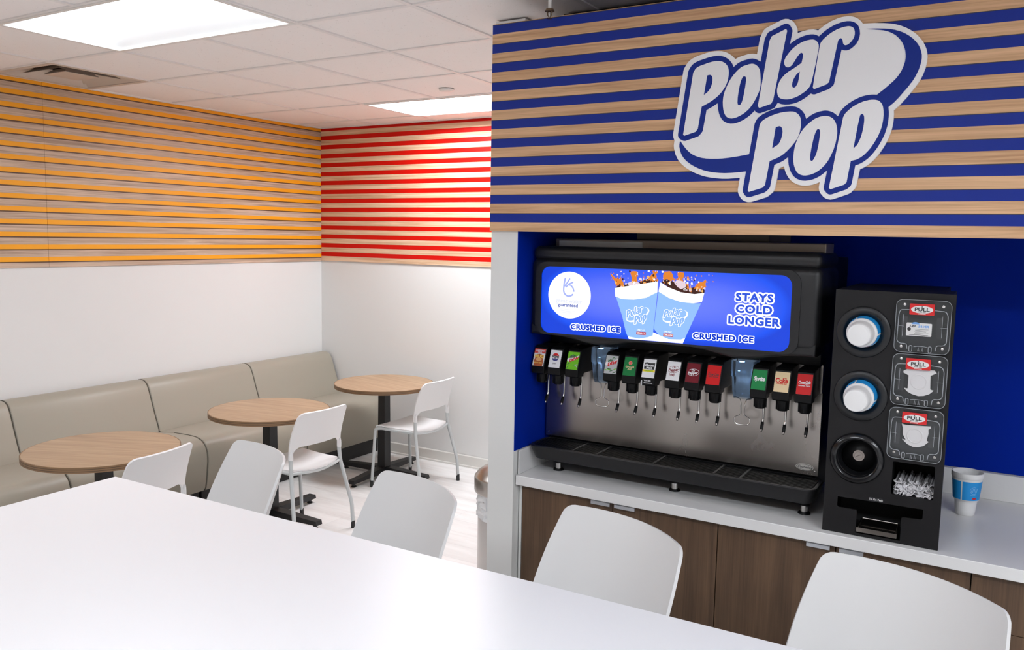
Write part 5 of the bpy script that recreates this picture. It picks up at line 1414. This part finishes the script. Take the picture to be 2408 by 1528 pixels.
# ------------------------------------------------------------------ paper-wrapped straws in the bin
PAP = mat('straw paper', (222, 220, 222), 0.7)
PAP2 = mat('dark straw inside', (60, 66, 84), 0.4)
rs = random.Random(11)
def straw_mesh(seed):
    r2 = random.Random(seed)
    m = MB()
    tw = r2.uniform(-.6, .6)
    n = 8
    pts = [Vector((0, .128, 0)), Vector((0, .02, 0))]
    m.tube([(0, .128, 0), (0, .018, 0)], .0033, PAP, n)
    # crumpled flat paper end
    ex = r2.uniform(.004, .012)
    pth = [Vector((0, .019, 0)), Vector((r2.uniform(-.001, .001), .012, r2.uniform(-.001, .001))), Vector((r2.uniform(-.004, .004), .012 - ex, r2.uniform(-.003, .003))), Vector((r2.uniform(-.006, .006), .006 - ex, r2.uniform(-.005, .005)))]
    vs, fs = [], []
    for k, p in enumerate(pth):
        h_ = (.0033, .0046, .0052, .0046)[k]; th = (.0033, .002, .0009, .0007)[k]
        an = tw * k
        dx, dz = math.cos(an), math.sin(an)
        for su, sv in ((-1, -1), (1, -1), (1, 1), (-1, 1)):
            vs.append((p.x + su * h_ * dx - sv * th * dz, p.y, p.z + su * h_ * dz + sv * th * dx))
    for k in range(3):
        for q in range(4):
            fs.append([4 * k + q, 4 * k + (q + 1) % 4, 4 * k + 4 + (q + 1) % 4, 4 * k + 4 + q])
    fs.append([12, 13, 14, 15])
    m.add(vs, fs, PAP, False)
    return m
protos = []
for q_ in range(8):
    o = straw_mesh(q_).build('wrapped_straw')
    tag(o, 'paper-wrapped straw in the straw bin of the black dispenser', 'straw', 'wrapped straws in the dispenser bin')
    protos.append(o)
cnt = 0
for row in range(6):
    nrow = 14 if row % 2 == 0 else 13
    for j in range(nrow):
        if row == 5 and (j % 3 != 1):
            continue
        if row == 4 and j in (4, 9):
            continue
        x = -.2610 + .0036 + .0081 * j + (.00405 if row % 2 else 0)
        z = 1.0615 + .0040 + .0072 * row
        y = TY + .012 + rs.uniform(-.004, .010) + .004 * row
        if cnt < 8:
            o = protos[cnt]
        else:
            o = protos[rs.randrange(8)].copy(); C.objects.link(o)
        o.location = (x, y, z)
        o.rotation_euler = (math.radians(rs.uniform(0.0, .6)), rs.uniform(0, 6.28), math.radians(rs.uniform(-.8, .8)))
        cnt += 1

# ------------------------------------------------------------------ large two-word sign on the striped fascia
SGW = mat('sign white', (248, 247, 247), 0.45)
SGB = mat('sign blue', (6, 42, 138), 0.45, spec=.3)
lg = thing('logo_sign', 'large white and blue cut-out sign with two slanted words on the blue striped fascia', 'sign', (LOGO['center'][0], FY, LOGO['center'][1]))
M = front(0)
MB().poly([LOGO['white'][0]], SGW, .0095, M, .0006).build('backing_plate', lg)
MB().poly(LOGO['blue'], SGB, .0105, M, .0095).build('blue_outline', lg)
nm = ['P', 'o', 'l', 'a', 'r', 'P', 'o', 'p']
for k, l in enumerate(LOGO['letters']):
    MB().poly([l[0]] + [h[::-1] for h in l[1:]], SGW, .0115, M, .0105).build('letter', lg)
